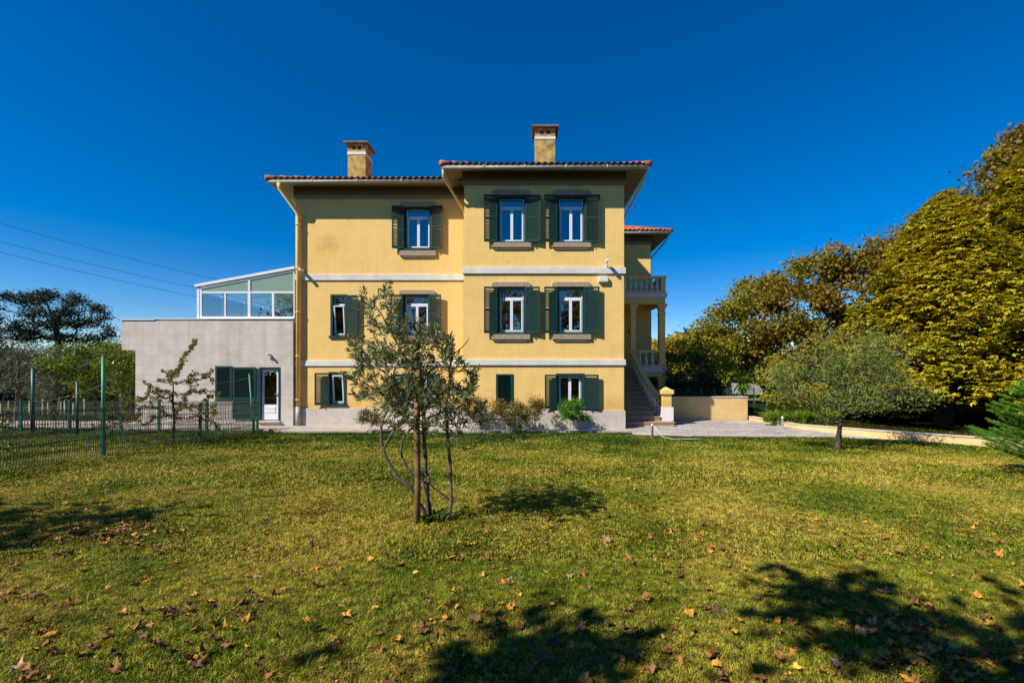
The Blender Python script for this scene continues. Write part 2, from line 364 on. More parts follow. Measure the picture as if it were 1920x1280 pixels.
def shutter(parent, side, hx, z0, z1, wd, Y, ang, slat=60, off=.05, label=None, dense=.074):
    """one louvred leaf hinged at hx; side -1 opens to the left, +1 to the right; ang = how far the leaf stands off the wall"""
    mb = MB(); a = R(ang)
    # local: u along the leaf, v out of the wall, z up
    mb.T = Matrix(((side*math.cos(a), -side*math.sin(a)*0, 0, hx), (-math.sin(a), -1, 0, Y-off), (0, 0, 1, 0), (0, 0, 0, 1)))
    t = .036
    mb.box(0, .055, 0, t, z0, z1); mb.box(wd-.055, wd, 0, t, z0, z1)
    mid = z0+(z1-z0)*.52
    for za, zb in ((z0, z0+.08), (z1-.07, z1), (mid-.03, mid+.03)):
        if (z1-z0) < 1.3 and za == mid-.03: continue
        mb.box(.056, wd-.056, .002, t-.002, za, zb)
    z = z0+.10
    sa = R({50: 60, 25: 56, 28: 53, -20: 36, 12: 42, 15: 40, 35: 58, 30: 48, 22: 50, 18: 40, 14: 40}.get(slat, slat))
    while z < z1-.09:
        if not (abs(z-mid) < .05 and (z1-z0) >= 1.3):
            h = .034; dv = math.cos(sa)*h; dz = math.sin(sa)*h
            c = t/2
            mb.add([(.05, c+dv, z-dz), (wd-.05, c+dv, z-dz), (wd-.05, c-dv, z+dz), (.05, c-dv, z+dz),
                    (.05, c+dv, z-dz+.007), (wd-.05, c+dv, z-dz+.007), (wd-.05, c-dv, z+dz+.007), (.05, c-dv, z+dz+.007)],
                   [(0, 1, 2, 3), (7, 6, 5, 4), (0, 4, 5, 1), (2, 6, 7, 3), (1, 5, 6, 2), (3, 7, 4, 0)])
        z += dense
    # small iron holdback under the leaf
    mb.box(wd*.45, wd*.45+.02, -.03, .06, z0-.05, z0-.001)
    ob = mb.build('shutter', 'green', parent)
    if label: ob['label'] = label
    return ob
def window(parent, x0, x1, z0, z1, Y, kind='double', lintel=None, sill=None, transom=True, curtain=False):
    """x0..z1 = opening in the wall (green casing inside it, white plastic window behind)"""
    fr = MB(); yw = Y+.13; c = .045
    a, b, e, f = x0+c, x1-c, z0+c, z1-c
    t = .05
    def frame(a, b, e, f, t, y0, y1):
        fr.box(a, a+t, y0, y1, e, f); fr.box(b-t, b, y0, y1, e, f); fr.box(a+t, b-t, y0, y1, e, e+t); fr.box(a+t, b-t, y0, y1, f-t, f)
    frame(a, b, e, f, t*.7, yw, yw+.07)
    top = f-t*.7
    if transom:
        zt = e+(f-e)*.80; fr.box(a+t*.7, b-t*.7, yw-.004, yw+.06, zt-.035, zt+.035); top = zt-.035
    pan = MB(); y = yw+.02
    if transom: pan.box(a+t*.7, b-t*.7, y+.015, y+.025, zt+.035, f-t*.7)
    m = (a+b)/2; lo = e+t*.7
    if kind == 'double':
        for p, q in ((a+t*.7, m-.002), (m+.002, b-t*.7)):
            frame(p, q, lo+.003, top-.003, .05, yw-.018, yw+.05); pan.box(p+.05, q-.05, y, y+.01, lo+.053, top-.053)
    elif kind == 'tilt':
        fr.T = Matrix.Translation((0, yw, lo)) @ Matrix.Rotation(R(7), 4, 'X') @ Matrix.Translation((0, -yw, -lo)); pan.T = fr.T
        frame(a+t*.7, b-t*.7, lo+.003, top-.003, .05, yw-.018, yw+.05); pan.box(a+t*.7+.05, b-t*.7-.05, y, y+.01, lo+.053, top-.053)
        fr.T = pan.T = None
    wob = fr.build('window', 'pvc', parent, bevel=.004)
    pan.build('pane', 'glass', wob)
    s = MB()
    s.box(x0-.045, x0+c, Y-.03, Y+.15, z0-.03, z1+.045); s.box(x1-c, x1+.045, Y-.03, Y+.15, z0-.03, z1+.045)
    s.box(x0+c, x1-c, Y-.028, Y+.15, z1-c, z1+.044); s.box(x0-.10, x1+.10, Y-.07, Y+.15, z0-.055, z0+.03)
    s.build('casing', 'green', wob)
    if lintel:
        q = MB(); q.prism([(0, 0)]*0 or [(lintel[0], Y-.07), (lintel[1], Y-.07), (lintel[1], Y+.01), (lintel[0], Y+.01)], lintel[2], lintel[3]); 
        # splayed ends of the stone
        q = MB(); a0, a1, z_0, z_1 = lintel; k = .09
        pts = [(a0, z_0), (a1, z_0), (a1, z_1-k*.8), (a1-k, z_1), (a0+k, z_1), (a0, z_1-k*.8)]
        n = len(pts); q.add([(x, Y-.075, z) for x, z in pts]+[(x, Y+.01, z) for x, z in pts], [tuple(range(n)), tuple(range(2*n-1, n-1, -1))]+[(i, n+i, n+(i+1) % n, (i+1) % n) for i in range(n)])
        q.build('lintel', 'granite', wob, bevel=.006)
    if sill:
        q = MB(); a0, a1, z_0, z_1 = sill; q.box(a0, a1, Y-.09, Y+.01, z_0+.03, z_1); q.box(a0+.12, a1-.12, Y-.06, Y+.01, z_0-.03, z_0+.029)
        q.build('sill', 'granite', wob, bevel=.008)
    if kind == 'double' and transom and z0 > 6:
        q = MB(); q.box(x0+.02, x1-.02, Y+.34, Y+.36, z1-.62, z1); q.build('blind', 'curtain', wob)
    if curtain:
        q = MB(); n = 28; xs = [x0+(x1-x0)*(.0+1.0*i/n) for i in range(n+1)]
        q.add([(x, Y+.42+.03*math.sin(i*1.7), zz) for zz in (z0-.1, z1+.1) for i, x in enumerate(xs)], [(i, i+1, n+2+i, n+1+i) for i in range(n)])
        q.build('curtain', 'curtain', wob)
    return wob

hL = {}; hR = {}
# opening boxes from measured facade positions
U1 = (xr(934), xr(985), zr(455), zr(369)); U2 = (xr(1046), xr(1096), zr(455), zr(369))
M1 = (xr(934), xr(984), zr(625), zr(540)); M2 = (xr(1046), xr(1095), zr(625), zr(540))
B1 = (xr(931), xr(961), zr(764), zr(701)); B2 = (xr(1045), xr(1093), zr(764), zr(702))
L1 = (xl(759), xl(808), zl(467), zl(389)); L2 = (xl(622), xl(649), zl(631), zl(554)); L3 = (xl(757), xl(805), zl(627), zl(554))
L4 = (xl(619), xl(647), zl(759), zl(699)); L5 = (xl(757), xl(803), zl(759), zl(701))
XL0, XL1, XR0, XR1 = xl(554), xl(869.5), xr(870.5), xr(1170)
XW = 6.87; ZT = 9.62; YB = 31.0
w1 = MB(); wall_front(w1, XL0, XL1, -.3, ZT, YL, [L1, L2, L3, L4, L5]); w1.box(XL0, XL0+.3, YL+.3, YB, -.3, ZT); w1.box(XL0, XR1, YB, YB+.3, -.3, ZT)
w1.build('wall', 'yellow', villa)
w2 = MB(); wall_front(w2, XR0, XR1, -.3, ZT, YR, [U1, U2, M1, M2, B1, B2])
w2.add([(XR0, YR, -.3), (XR0, YL+.3, -.3), (XR0, YL+.3, ZT), (XR0, YR, ZT)], [(3, 2, 1, 0)])
w2.box(XR1-.3, XR1, YR+.3, YW, -.3, ZT)
w2.add([(XR1, YR, -.3), (XR1, YR+.3, -.3), (XR1, YR+.3, ZT), (XR1, YR, ZT)], [(0, 1, 2, 3)])
w2.build('wall', 'yellow', villa)
w3 = MB(); w3.box(XR1-.3, XW, YW, YW+.3, -.3, ZT-.1); w3.box(XW-.3, XW, YW+.3, 33.5, -.3, ZT-.1); w3.box(XR1-.3, XW, 33.5, 33.8, -.3, ZT-.1); w3.build('wall', 'yellow', villa)
fl = MB()
for z in (2.35, 5.8, 9.3): fl.box(XL0+.31, XR1-.31, YR+1.55, YB-.02, z, z+.2); fl.box(XR0+.02, XR1-.31, YR+.31, YR+1.54, z, z+.2)
fl.box(-2.6, -2.45, YL+.31, YB-.02, -.2, 9.2); fl.box(XL0+.32, XR1-.32, 23.5, 23.65, -.2, 9.2); fl.build('partition', 'room', villa)
# plinth, string courses
p = MB(); p.box(XL0-.03, XR0-.042, YL-.04, YL+.02, -.3, .68); p.build('plinth', 'plinth', villa, bevel=.008)
p = MB(); p.box(XR0-.04, XR1+.05, YR-.05, YR+.02, -.3, .68); p.box(XR0-.04, XR0+.02, YR+.02, YL-.042, -.3, .68); p.box(XR1-.02, XR1+.05, YR+.02, YR+.6, -.3, .68); p.build('plinth', 'plinth', villa, bevel=.008)
for za, zb in ((5.77, 6.0), (2.36, 2.57)):
    p = MB(); p.box(XL0-.02, XR0-.062, YL-.05, YL+.01, za, zb); p.build('string_course', 'white', villa, bevel=.006)
    p = MB(); p.box(XR0-.06, XR1+.06, YR-.06, YR+.01, za+.01, zb+.01); p.box(XR0-.06, XR0+.01, YR+.01, YL-.052, za+.01, zb+.01); p.box(XR1-.01, XR1+.06, YR+.01, YW-.02, za+.01, zb+.01); p.build('string_course', 'white', villa, bevel=.006)
# windows
def lt(x0, x1, y0, y1, fx, fz): return (fx(x0), fx(x1), fz(y1), fz(y0))
for (o, l, s_) in ((U1, (922, 995, 357, 366.5), (922, 996, 455.5, 466)), (U2, (1035, 1108, 357, 366.5), (1035, 1108, 455.5, 466)),
                 (M1, (922, 995, 529, 538), (922, 994, 627, 638)), (M2, (1035, 1108, 529, 538), (1035, 1108, 627, 638))):
    window(villa, *o, YR, lintel=lt(*l, xr, zr), sill=lt(*s_, xr, zr))
window(villa, *B2, YR, transom=False, curtain=True)
for (o, l, s_) in ((L1, (751, 818, 379, 388), (750, 818, 470.5, 482)), (L3, (749, 817, 544, 552), (749, 817, 630, 640))):
    window(villa, *o, YL, lintel=lt(*l, xl, zl), sill=lt(*s_, xl, zl))
window(villa, *L2, YL, 'tilt'); window(villa, *L4, YL, 'tilt', transom=False); window(villa, *L5, YL, transom=False)
# closed shutter of the small basement window
c = MB(); c.box(B1[0]-.02, B1[0]+.07, YR-.03, YR+.05, B1[2], B1[3]); c.box(B1[1]-.07, B1[1]+.02, YR-.03, YR+.05, B1[2], B1[3]); c.box(B1[0]+.07, B1[1]-.07, YR-.03, YR+.05, B1[3]-.07, B1[3]); c.box(B1[0]+.07, B1[1]-.07, YR-.03, YR+.05, B1[2], B1[2]+.07)
z = B1[2]+.09
while z < B1[3]-.09:
    c.T = Matrix.Translation((0, YR+.02, z)) @ Matrix.Rotation(R(42), 4, 'X'); c.box(B1[0]+.07, B1[1]-.07, -.005, .005, -.034, .034); c.T = None; z += .065
ob = c.build('shutter', 'green', villa); ob['label'] = 'narrow closed louvred shutter'
sa = lambda s_, hx, z0, z1, wd, Y, ang, sl=35, **k: shutter(villa, s_, hx, z0, z1, wd, Y, ang, sl, **k)
zz = lambda o: (o[2]+.0, o[3]+.03)
for o, sl_, sr_ in ((U1, 50, 50), (U2, 50, -20), (M1, 25, 28), (M2, 25, 25)):
    sa(-1, o[0]-.02, o[2], o[3]+.03, .50, YR, 9, sl_); sa(1, o[1]+.0, o[2], o[3]+.03, .56, YR, 7, sr_)
sa(-1, B2[0]-.02, B2[2]-.03, B2[3]-.0, .46, YR, 9, 12); sa(1, B2[1]+.0, B2[2]-.03, B2[3]-.0, .57, YR, 7, 15)
sa(-1, L1[0]-.02, L1[2], L1[3]+.03, .46, YL, 9, 35); sa(1, L1[1], L1[2], L1[3]+.03, .49, YL, 8, 30)
sa(1, L2[1]+.0, L2[2]+.03, L2[3]-.0, .51, YL, 8, 22); sa(-1, L3[0]-.02, L3[2]+.03, L3[3]+.02, .48, YL, 9, 15); sa(1, L3[1], L3[2]+.03, L3[3]+.02, .50, YL, 10, 18)
sa(-1, L4[0]-.0, L4[2], L4[3], .56, YL, 7, 14); sa(-1, L5[0]-.02, L5[2], L5[3], .47, YL, 8, 14); sa(1, L5[1], L5[2], L5[3], .50, YL, 8, 14)

# eaves: frieze, cove, sloped soffit, gutter
def eaves(x0, x1, y0, gx0, gx1, gy0, zg, zs, yback, left=True, right=True, zf=None):
    """wall x0..x1 front at y0; gutter line gx0..gx1 at gy0; zg gutter height; zs soffit height at the wall"""
    f = MB(); zf = zf or zs
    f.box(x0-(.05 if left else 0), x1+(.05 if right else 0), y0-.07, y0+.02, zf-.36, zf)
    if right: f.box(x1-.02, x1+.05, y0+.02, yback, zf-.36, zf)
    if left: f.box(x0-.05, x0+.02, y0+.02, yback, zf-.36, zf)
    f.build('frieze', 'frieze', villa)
    f = MB()
    for k in range(4):
        a = k/4; d = .06*(1-a)+.02; za = zf-.36-.032*(k+1); f.box(x0-(d if left else 0), x1+(d if right else 0), y0-d, y0+.015, za, za+.0315)
        if right: f.box(x1-.02, x1+d, y0+.02, yback, za, za+.0315)
        if left: f.box(x0-d, x0+.02, y0+.02, yback, za, za+.0315)
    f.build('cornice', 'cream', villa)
    s = MB(); zi = zg-.03
    A = (gx0+.04, gy0+.04, zi); B = (gx1-.04, gy0+.04, zi); Cc = (x1+.05, y0-.05, zf+.01); D = (x0-.05, y0-.05, zf+.01)
    s.add([A, B, Cc, D], [(0, 3, 2, 1)])
    if right: s.add([B, (gx1-.04, yback, zi), (x1+.05, yback, zf+.01), Cc], [(0, 3, 2, 1)])
    if left: s.add([A, D, (x0-.05, yback, zf+.01), (gx0+.04, yback, zi)], [(0, 3, 2, 1)])
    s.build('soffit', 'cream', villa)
    gt = MB(); r = .075
    def half(a, b):
        a, b = Vector(a), Vector(b); d = (b-a).normalized(); q = d.cross(Vector((0, 0, 1)))
        prof = [(q*math.cos(t)+Vector((0, 0, -1))*math.sin(t))*r for t in [math.pi*i/8 for i in range(9)]]
        prof2 = [v*.86 for v in prof]
        vs = [p+v for p in (a, b) for v in prof+prof2[::-1]]; n = 18
        gt.add(vs, [(i, (i+1) % n, n+(i+1) % n, n+i) for i in range(n)]+[tuple(range(n-1, -1, -1)), tuple(range(n, 2*n))], True)
        L = (b-a).length; k = int(L/1.4)
        for i in range(1, k):
            c = a+d*(L*i/k); gt.tube([c-d*.02, c+d*.02], r*1.12, 14)
    half((gx0, gy0, zg), (gx1, gy0, zg))
    if right: half((gx1, gy0, zg), (gx1, yback, zg))
    if left: half((gx0, gy0, zg), (gx0, yback, zg))
    gt.build('gutter', 'gutter', villa)
ZG = 9.46
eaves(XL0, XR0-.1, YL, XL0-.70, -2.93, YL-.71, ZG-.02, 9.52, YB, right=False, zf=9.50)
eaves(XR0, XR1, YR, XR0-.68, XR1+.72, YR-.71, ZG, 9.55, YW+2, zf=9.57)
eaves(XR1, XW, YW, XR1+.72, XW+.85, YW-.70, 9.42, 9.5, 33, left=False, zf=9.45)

def tiled_roof(x0, x1, y0, y1, z, sl, name='roof'):
    """hip roof of barrel tiles; eave rectangle at height z"""
    mb = MB(); hw = min(x1-x0, y1-y0)/2; pitch = .225; row = .36
    def slope(A, u, v, L, hip):
        # A origin corner, u along eave, v up-slope horizontally, L eave length
        ns = max(8, int(L/pitch)*6); cols = []
        nrow = int(hip/row)+1
        for i in range(ns+1):
            d = L*i/ns; vm = min(d, L-d, hip) + 1e-4; ph = (d/pitch) % 1
            h = .085*abs(math.sin(math.pi*ph))**.75
            col = []
            for j in range(nrow+1):
                for e, dz in ((0, .03), (row, 0)):
                    q = min(j*row+e*.999, vm); col.append((A[0]+u[0]*d+v[0]*q, A[1]+u[1]*d+v[1]*q, z+q*sl+h+dz+.02))
            cols.append(col)
        n = len(cols[0]); vs = [p for c in cols for p in c]; fs = []
        for i in range(ns):
            for j in range(n-1):
                a, b, c, d_ = i*n+j, (i+1)*n+j, (i+1)*n+j+1, i*n+j+1
                if (Vector(vs[a])-Vector(vs[d_])).length < 1e-5 and (Vector(vs[b])-Vector(vs[c])).length < 1e-5: continue
                fs.append((a, b, c, d_))
        mb.add(vs, fs, True)
        # closing edge under the first row, coloured dark as shade in the tile hollows
        k = len(mb.v); e = [cols[i][0] for i in range(ns+1)]
        mb.m = 1; mb.add([q for p_ in e for q in ((p_[0]+v[0]*.05, p_[1]+v[1]*.05, p_[2]-.006), (p_[0]+v[0]*.05, p_[1]+v[1]*.05, z-.01))], [(2*i, 2*i+1, 2*i+3, 2*i+2) for i in range(ns)]); mb.m = 0
    slope((x0, y0), (1, 0), (0, 1), x1-x0, hw); slope((x1, y0), (0, 1), (-1, 0), y1-y0, hw)
    slope((x0, y1), (0, -1), (1, 0), y1-y0, hw); slope((x1, y1), (-1, 0), (0, -1), x1-x0, hw)
    for (cx, cy, dx, dy) in ((x0, y0, 1, 1), (x1, y0, -1, 1), (x0, y1, 1, -1), (x1, y1, -1, -1)):
        k = int(hw/.36)
        for i in range(k):
            a = i*hw/k-.03; b = (i+1)*hw/k
            mb.tube([(cx+dx*a, cy+dy*a, z+.07+a*sl), (cx+dx*b, cy+dy*b, z+.05+b*sl)], [.11, .085], 8)
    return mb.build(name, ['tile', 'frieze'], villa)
rL = tiled_roof(XL0-.74, 3.6, YL-.74, YB+.7, 9.47, .385)
rR = tiled_roof(XR0-.72, XR1+.76, YR-.74, 29.5, 9.50, .385)
rW = tiled_roof(-.8, XW+.89, YW-.73, 34.2, 9.46, .395)

def chimney(parent, x0, x1, y0, d, z0, z1, bulge=.0):
    c = MB(); y1 = y0+d; band = z1-.62
    c.m = 0; c.box(x0, x1, y0, y1, z0, band)
    c.m = 1; c.box(x0-.02, x1+.02, y0-.02, y1+.02, band+.001, band+.14)
    # pierced lantern: corner and middle posts
    c.m = 0; a, b = band+.141, z1-.10; w_ = (x1-x0)
    h0, h1 = a+.10, b-.08; c.box(x0, x1, y0, y1, a, h0); c.box(x0, x1, y0, y1, h1, b)
    for yy in (y0, y1-.12):
        for f0, f1 in ((0, .25), (.43, .57), (.75, 1)): c.box(x0+w_*f0, x0+w_*f1, yy, yy+.12, h0+.001, h1-.001)
    for xx in (x0, x1-.12):
        for f0, f1 in ((.15, .32), (.44, .56), (.68, .85)): c.box(xx+.001, xx+.119, y0+d*f0, y0+d*f1, h0+.001, h1-.001)
    c.m = 2; c.box(x0+.14, x1-.14, y0+.14, y1-.14, h0+.001, h1-.001)  # added dark core, standing in for the shade inside the lantern openings
    c.m = 2; c.box(x0-.16, x1+.16, y0-.16, y1+.16, b+.001, z1-.03); c.box(x0-.11, x1+.11, y0-.11, y1+.11, z1-.029, z1)
    return c.build('chimney', ['oldyellow', 'white', 'capstone'], parent, bevel=.01)
Y_ = 21.2; chimney(rR, *sorted(((1003.5-CX)*Y_/F, (1041-CX)*Y_/F)), Y_, .9, 9.6, ZC+464*Y_/F)
Y_ = 22.5; chimney(rL, (652-CX)*Y_/F, (685.5-CX)*Y_/F, Y_, .95, 9.6, ZC+434*Y_/F)

# rainwater pipes
def pipe(pts, r, mats='yellow', brackets=True):
    m = MB(); m.tube(pts, r, 12)
    if brackets:
        zs = [p_ for p_ in pts if True]; a, b = Vector(pts[-2]), Vector(pts[-1]); L = (b-a).length; k = max(2, int(L/1.7))
        for i in range(k+1):
            c = a.lerp(b, (i+.15)/(k+.3)); m.tube([c+Vector((0, 0, .02)), c-Vector((0, 0, .02))], r*1.25, 12)
    return m.build('downpipe', mats, villa)
xp = xl(562); pipe([(xl(545)-.1, YL-.70, 9.38), (xl(545)-.1, YL-.66, 9.2), (xp-.02, YL-.14, 8.42), (xp, YL-.12, 8.2), (xp, YL-.12, .76)], .085)
m = MB(); m.tube([(xp, YL-.12, .75), (xp, YL-.12, -.05)], .098, 12); m.build('downpipe', 'stain_gutter', villa)
xq = XR0-.10
pipe([(-2.86, YR-.68, 9.38), (-2.86, YR-.55, 9.15), (xq-.07, YL-.22, 8.50), (xq, YL-.14, 8.3), (xq, YL-.14, 0)], .045)
pipe([(XR1+.69, YR-.3, 9.38), (XR1+.66, YR-.1, 9.1), (XR1+.12, YR+1.2, 8.0), (XR1+.1, YR+1.25, 7.8), (XR1+.1, YR+1.25, 0)], .045, brackets=False)
pipe([(XW+.82, YW-.3, 9.34), (XW+.8, YW-.1, 9.15), (XW+.14, YW+.3, 8.35), (XW+.08, YW+.32, 8.2), (XW+.08, YW+.32, 0)], .045, 'gutter', brackets=False)

# ---- porch, balcony and staircase
BAL = [(.062, 0), (.062, .05), (.035, .07), (.05, .12), (.066, .20), (.06, .28), (.036, .40), (.028, .50), (.04, .535), (.03, .55), (.058, .575), (.058, .62)]
def baluster(parent, x, y, z, h):
    m = MB(); k = h/.62; m.lathe([(r*1.35, q*k) for r, q in BAL[2:-2]], (x, y, z), 12)
    m.box(x-.078, x+.078, y-.078, y+.078, z, z+.055*k); m.box(x-.072, x+.072, y-.072, y+.072, z+.57*k, z+h)
    return m.build('baluster', 'whitestone', parent)
YP = 22.95; XP = 7.0; XP0 = 5.28
bc = MB(); bc.m = 0; bc.box(XR1+.01, XP+.06, YP-.05, YW-.01, 5.77, 6.0)
bc.m = 1; bc.box(XR1+.01, XP-.02, YP+.02, YP+.26, 5.46, 5.769); bc.box(XP-.30, XP-.03, YP+.261, YW-.01, 5.461, 5.768); bc.box(XR1+.01, XP-.31, YP+.262, YW-.01, 5.70, 5.768)
bc.box(XR1+.01, XP-.001, YP, YP+.20, 6.001, 6.10); bc.box(XR1+.01, XP+.03, YP-.03, YP+.22, 6.72, 6.83)
bc.box(XP-.23, XP, YP+.001, YP+.2, 6.101, 6.719); bc.box(XP-.2, XP, YP+.2, YW-.01, 6.002, 6.099); bc.box(XP-.22, XP+.03, YP+.221, YW-.01, 6.721, 6.829)
balc = bc.build('balcony', ['white', 'yellow'], villa, bevel=.008)
x = XP-.40
while x > XR1+.1: baluster(balc, x, YP+.1, 6.10, .62); x -= .262
y = YP+.42
while y < YW-.1: baluster(balc, XP-.1, y, 6.10, .62); y += .262
ld = MB(); ld.m = 0; ld.box(XP0-.1, XP+.06, YP-.05, YW-.01, 2.14, 2.40); ld.m = 1; ld.box(XR1+.01, XP0-.101, YP-.0, YW-.01, 2.12, 2.34)
ld.m = 1; ld.box(XP0, XP-.02, YP+.02, YP+.24, 1.9, 2.139)
ld.box(XP0-.1, XP-.001, YP, YP+.2, 2.401, 2.47); ld.box(XP0-.1, XP+.03, YP-.03, YP+.22, 3.08, 3.2); ld.box(XP-.2, XP, YP+.2, YW-.01, 2.402, 2.469); ld.box(XP-.22, XP+.03, YP+.221, YW-.01, 3.081, 3.199)
landing = ld.build('porch_landing', ['white', 'yellow'], villa, bevel=.008)
for x in (5.75, 6.06, 6.37): baluster(landing, x, YP+.1, 2.47, .61)
y = YP+.42
while y < YW-.1: baluster(landing, XP-.1, y, 2.47, .61); y += .3
def column(x, y, hw, z0, z1):
    m = MB(); m.box(x-hw, x+hw, y-hw, y+hw, z0, z1-.52)
    m.box(x-hw-.03, x+hw+.03, y-hw-.03, y+hw+.03, z1-.519, z1-.47); m.box(x-hw, x+hw, y-hw, y+hw, z1-.469, z1-.23)
    m.box(x-hw-.025, x+hw+.025, y-hw-.025, y+hw+.025, z1-.229, z1-.18)
    m.box(x-hw-.05, x+hw+.05, y-hw-.05, y+hw+.05, z1-.179, z1-.08); m.box(x-hw-.09, x+hw+.09, y-hw-.09, y+hw+.09, z1-.079, z1-.001)
    m.box(x-hw-.03, x+hw+.03, y-hw-.03, y+hw+.03, z0+.001, z0+.1)
    return m.build('column', 'yellow', villa, bevel=.006)
column(5.42, YP+.14, .13, 2.48, 5.46); column(XP-.17, YP+.141, .145, 2.48, 5.46); column(XP-.19, YP+.142, .15, -.1, 1.9)
m = MB(); m.tube([(5.9, YW-.01, 4.32), (5.9, YW-.09, 4.32)], [.24, .20], 20); m.tube([(5.9, YW-.09, 4.32), (5.9, YW-.13, 4.32)], [.14, .1], 20)
tag(m.build('wall_plaque', 'capstone', None, (5.9, YW, 4.1)), 'dark oval plaque on the yellow wall inside the porch', 'plaque')
stair = MB(); NS = 13; rise = 2.34/NS; y0s = 18.2; run = (YP-y0s)/NS
stair.box(XR1+.07, 5.2, y0s+.4, YP-.001, -.2, .001)
sto = stair.build('staircase', 'step', villa)
for i in range(NS):
    xr_ = 5.88 if i < 1 else (5.45 if i < 2 else 5.32)
    s = MB(); yy = y0s+run*i; s.box(XR1+.07, xr_, yy, YP-.002*i, rise*i, rise*(i+1)-.04); s.box(XR1+.072, xr_+.02, yy-.035, YP-.002*i, rise*(i+1)-.0395, rise*(i+1)); s.build('step', 'step', sto)
def sweep(mb, pts, w_, h):
    n = len(pts); vs = []
    for i, p_ in enumerate(pts):
        d = Vector(pts[min(i+1, n-1)])-Vector(pts[max(i-1, 0)]); q = Vector((d.y, -d.x, 0)).normalized()*w_/2; p_ = Vector(p_)
        vs += [p_-q, p_+q, p_+q+Vector((0, 0, h)), p_-q+Vector((0, 0, h))]
    fs = [(4*i+j, 4*i+(j+1) % 4, 4*i+4+(j+1) % 4, 4*i+4+j) for i in range(n-1) for j in range(4)]+[(3, 2, 1, 0), tuple(4*(n-1)+j for j in range(4))]
    mb.add(vs, fs)
def railp(t):     # t 0 top .. 1 newel
    Y = YP+(19.0-YP)*t; X = 5.38+.02*t+.30*max(0, t-.45)**2/.3; zt = 2.34*(1-t)**1.02+.12*t
    return X, Y, zt
rl = MB()
sweep(rl, [(lambda q: (q[0], q[1], q[2]+.70))(railp(i/14)) for i in range(15)], .24, .14)
rl.m = 1; sweep(rl, [(lambda q: (q[0], q[1], q[2]-.12))(railp(i/14)) for i in range(15)], .2, .2)
rail = rl.build('stair_balustrade', ['yellow', 'white'], villa)
for i in range(14):
    q = railp((i+.6)/14.2); baluster(rail, q[0], q[1], q[2]+.06, .66)
nw = MB(); nx, ny = 5.74, 18.82
nw.m = 0; nw.box(nx-.24, nx+.24, ny-.24, ny+.24, .17, .72); nw.m = 1; nw.box(nx-.18, nx+.18, ny-.18, ny+.18, .721, 1.24); nw.box(nx-.25, nx+.25, ny-.25, ny+.25, 1.241, 1.41)
nw.add([(nx-.2, ny-.2, 1.411), (nx+.2, ny-.2, 1.411), (nx+.2, ny+.2, 1.411), (nx-.2, ny+.2, 1.411), (nx, ny, 1.53)], [(0, 1, 4), (1, 2, 4), (2, 3, 4), (3, 0, 4)])
nw.build('newel_post', ['whitepaint', 'yellow'], villa, bevel=.012)

# ------------------------------------------------------------------ granite annex and conservatory
YA = 18.58; ax = lambda px: (px-CX)*YA/F; az = lambda py: ZC-(py-CY)*YA/F
annex = thing('annex', (-12, 20, 0), 'flat-roofed extension clad in grey granite slabs beside the yellow villa', 'extension')
DO = (ax(487), ax(524), az(788), az(690))
a = MB(); AX0, AX1 = ax(254), XL0-.03
wall_front(a, AX0, AX1, -.3, az(656), YA, [DO])
a.add([(AX0, YA, az(656)), (AX1, YA, az(656)), (AX1, YA, az(600)), (AX0, YA, az(600))], [(0, 1, 2, 3)])
a.box(ax(228), AX0-.001, YA, 26, az(656), az(600)); a.box(AX0, AX0+.3, YA+.3, 26, -.3, az(656)); a.box(AX0, AX1, 26, 26.3, -.3, az(600)); a.box(AX0, AX1, YA+.3, 26, az(604)-.2, az(604)); a.box(AX1-.3, AX1, YA+.31, YA+.4, -.3, az(604)-.21)
a.add([(AX1, YA, -.3), (AX1, YL, -.3), (AX1, YL, az(600)), (AX1, YA, az(600))], [(0, 1, 2, 3)])
a.build('wall', 'cladding', annex)
a = MB(); a.box(ax(228)-.03, ax(290), YA-.04, YA+.25, az(600)+.001, az(598)); a.box(ax(290), AX1, YA-.04, YA+.25, az(600)+.03, az(598)+.03); a.build('coping', 'metalwhite', annex)
d = MB(); x0, x1, z0, z1 = DO; d.box(x0-.03, x0+.04, YA-.02, YA+.2, z0, z1+.04); d.box(x1-.04, x1+.03, YA-.02, YA+.2, z0, z1+.04); d.box(x0+.04, x1-.04, YA-.018, YA+.2, z1-.03, z1+.04)
d.build('door_frame', 'green', annex)
d = MB(); a0, a1 = x0+.05, x1-.05; yd = YA+.06; zm = z0+.62
d.box(a0, a0+.09, yd, yd+.05, z0+.03, z1-.035); d.box(a1-.09, a1, yd, yd+.05, z0+.03, z1-.035); d.box(a0+.09, a1-.09, yd, yd+.05, z1-.13, z1-.035)
d.box(a0+.09, a1-.09, yd, yd+.05, z0+.03, zm); d.box(a0+.14, a1-.14, yd-.014, yd-.001, z0+.3, z0+.42); d.box(a0+.14, a1-.14, yd-.014, yd-.001, z0+.44, z0+.55)
door = d.build('door', 'pvc', annex, bevel=.006)
d = MB(); d.box(a0+.09, a1-.09, yd+.02, yd+.03, zm, z1-.13); d.build('pane', 'glass', door)
d = MB(); d.box(a1-.07, a1-.045, yd-.05, yd-.001, z0+1.03, z0+1.06); d.box(a1-.16, a1-.045, yd-.06, yd-.045, z0+1.03, z0+1.055); d.build('handle', 'greymetal', door)
d = MB(); d.box(x0-.1, x1+.05, YA-.12, YA+.3, z0-.06, z0-.001); d.build('threshold', 'plinth', annex)
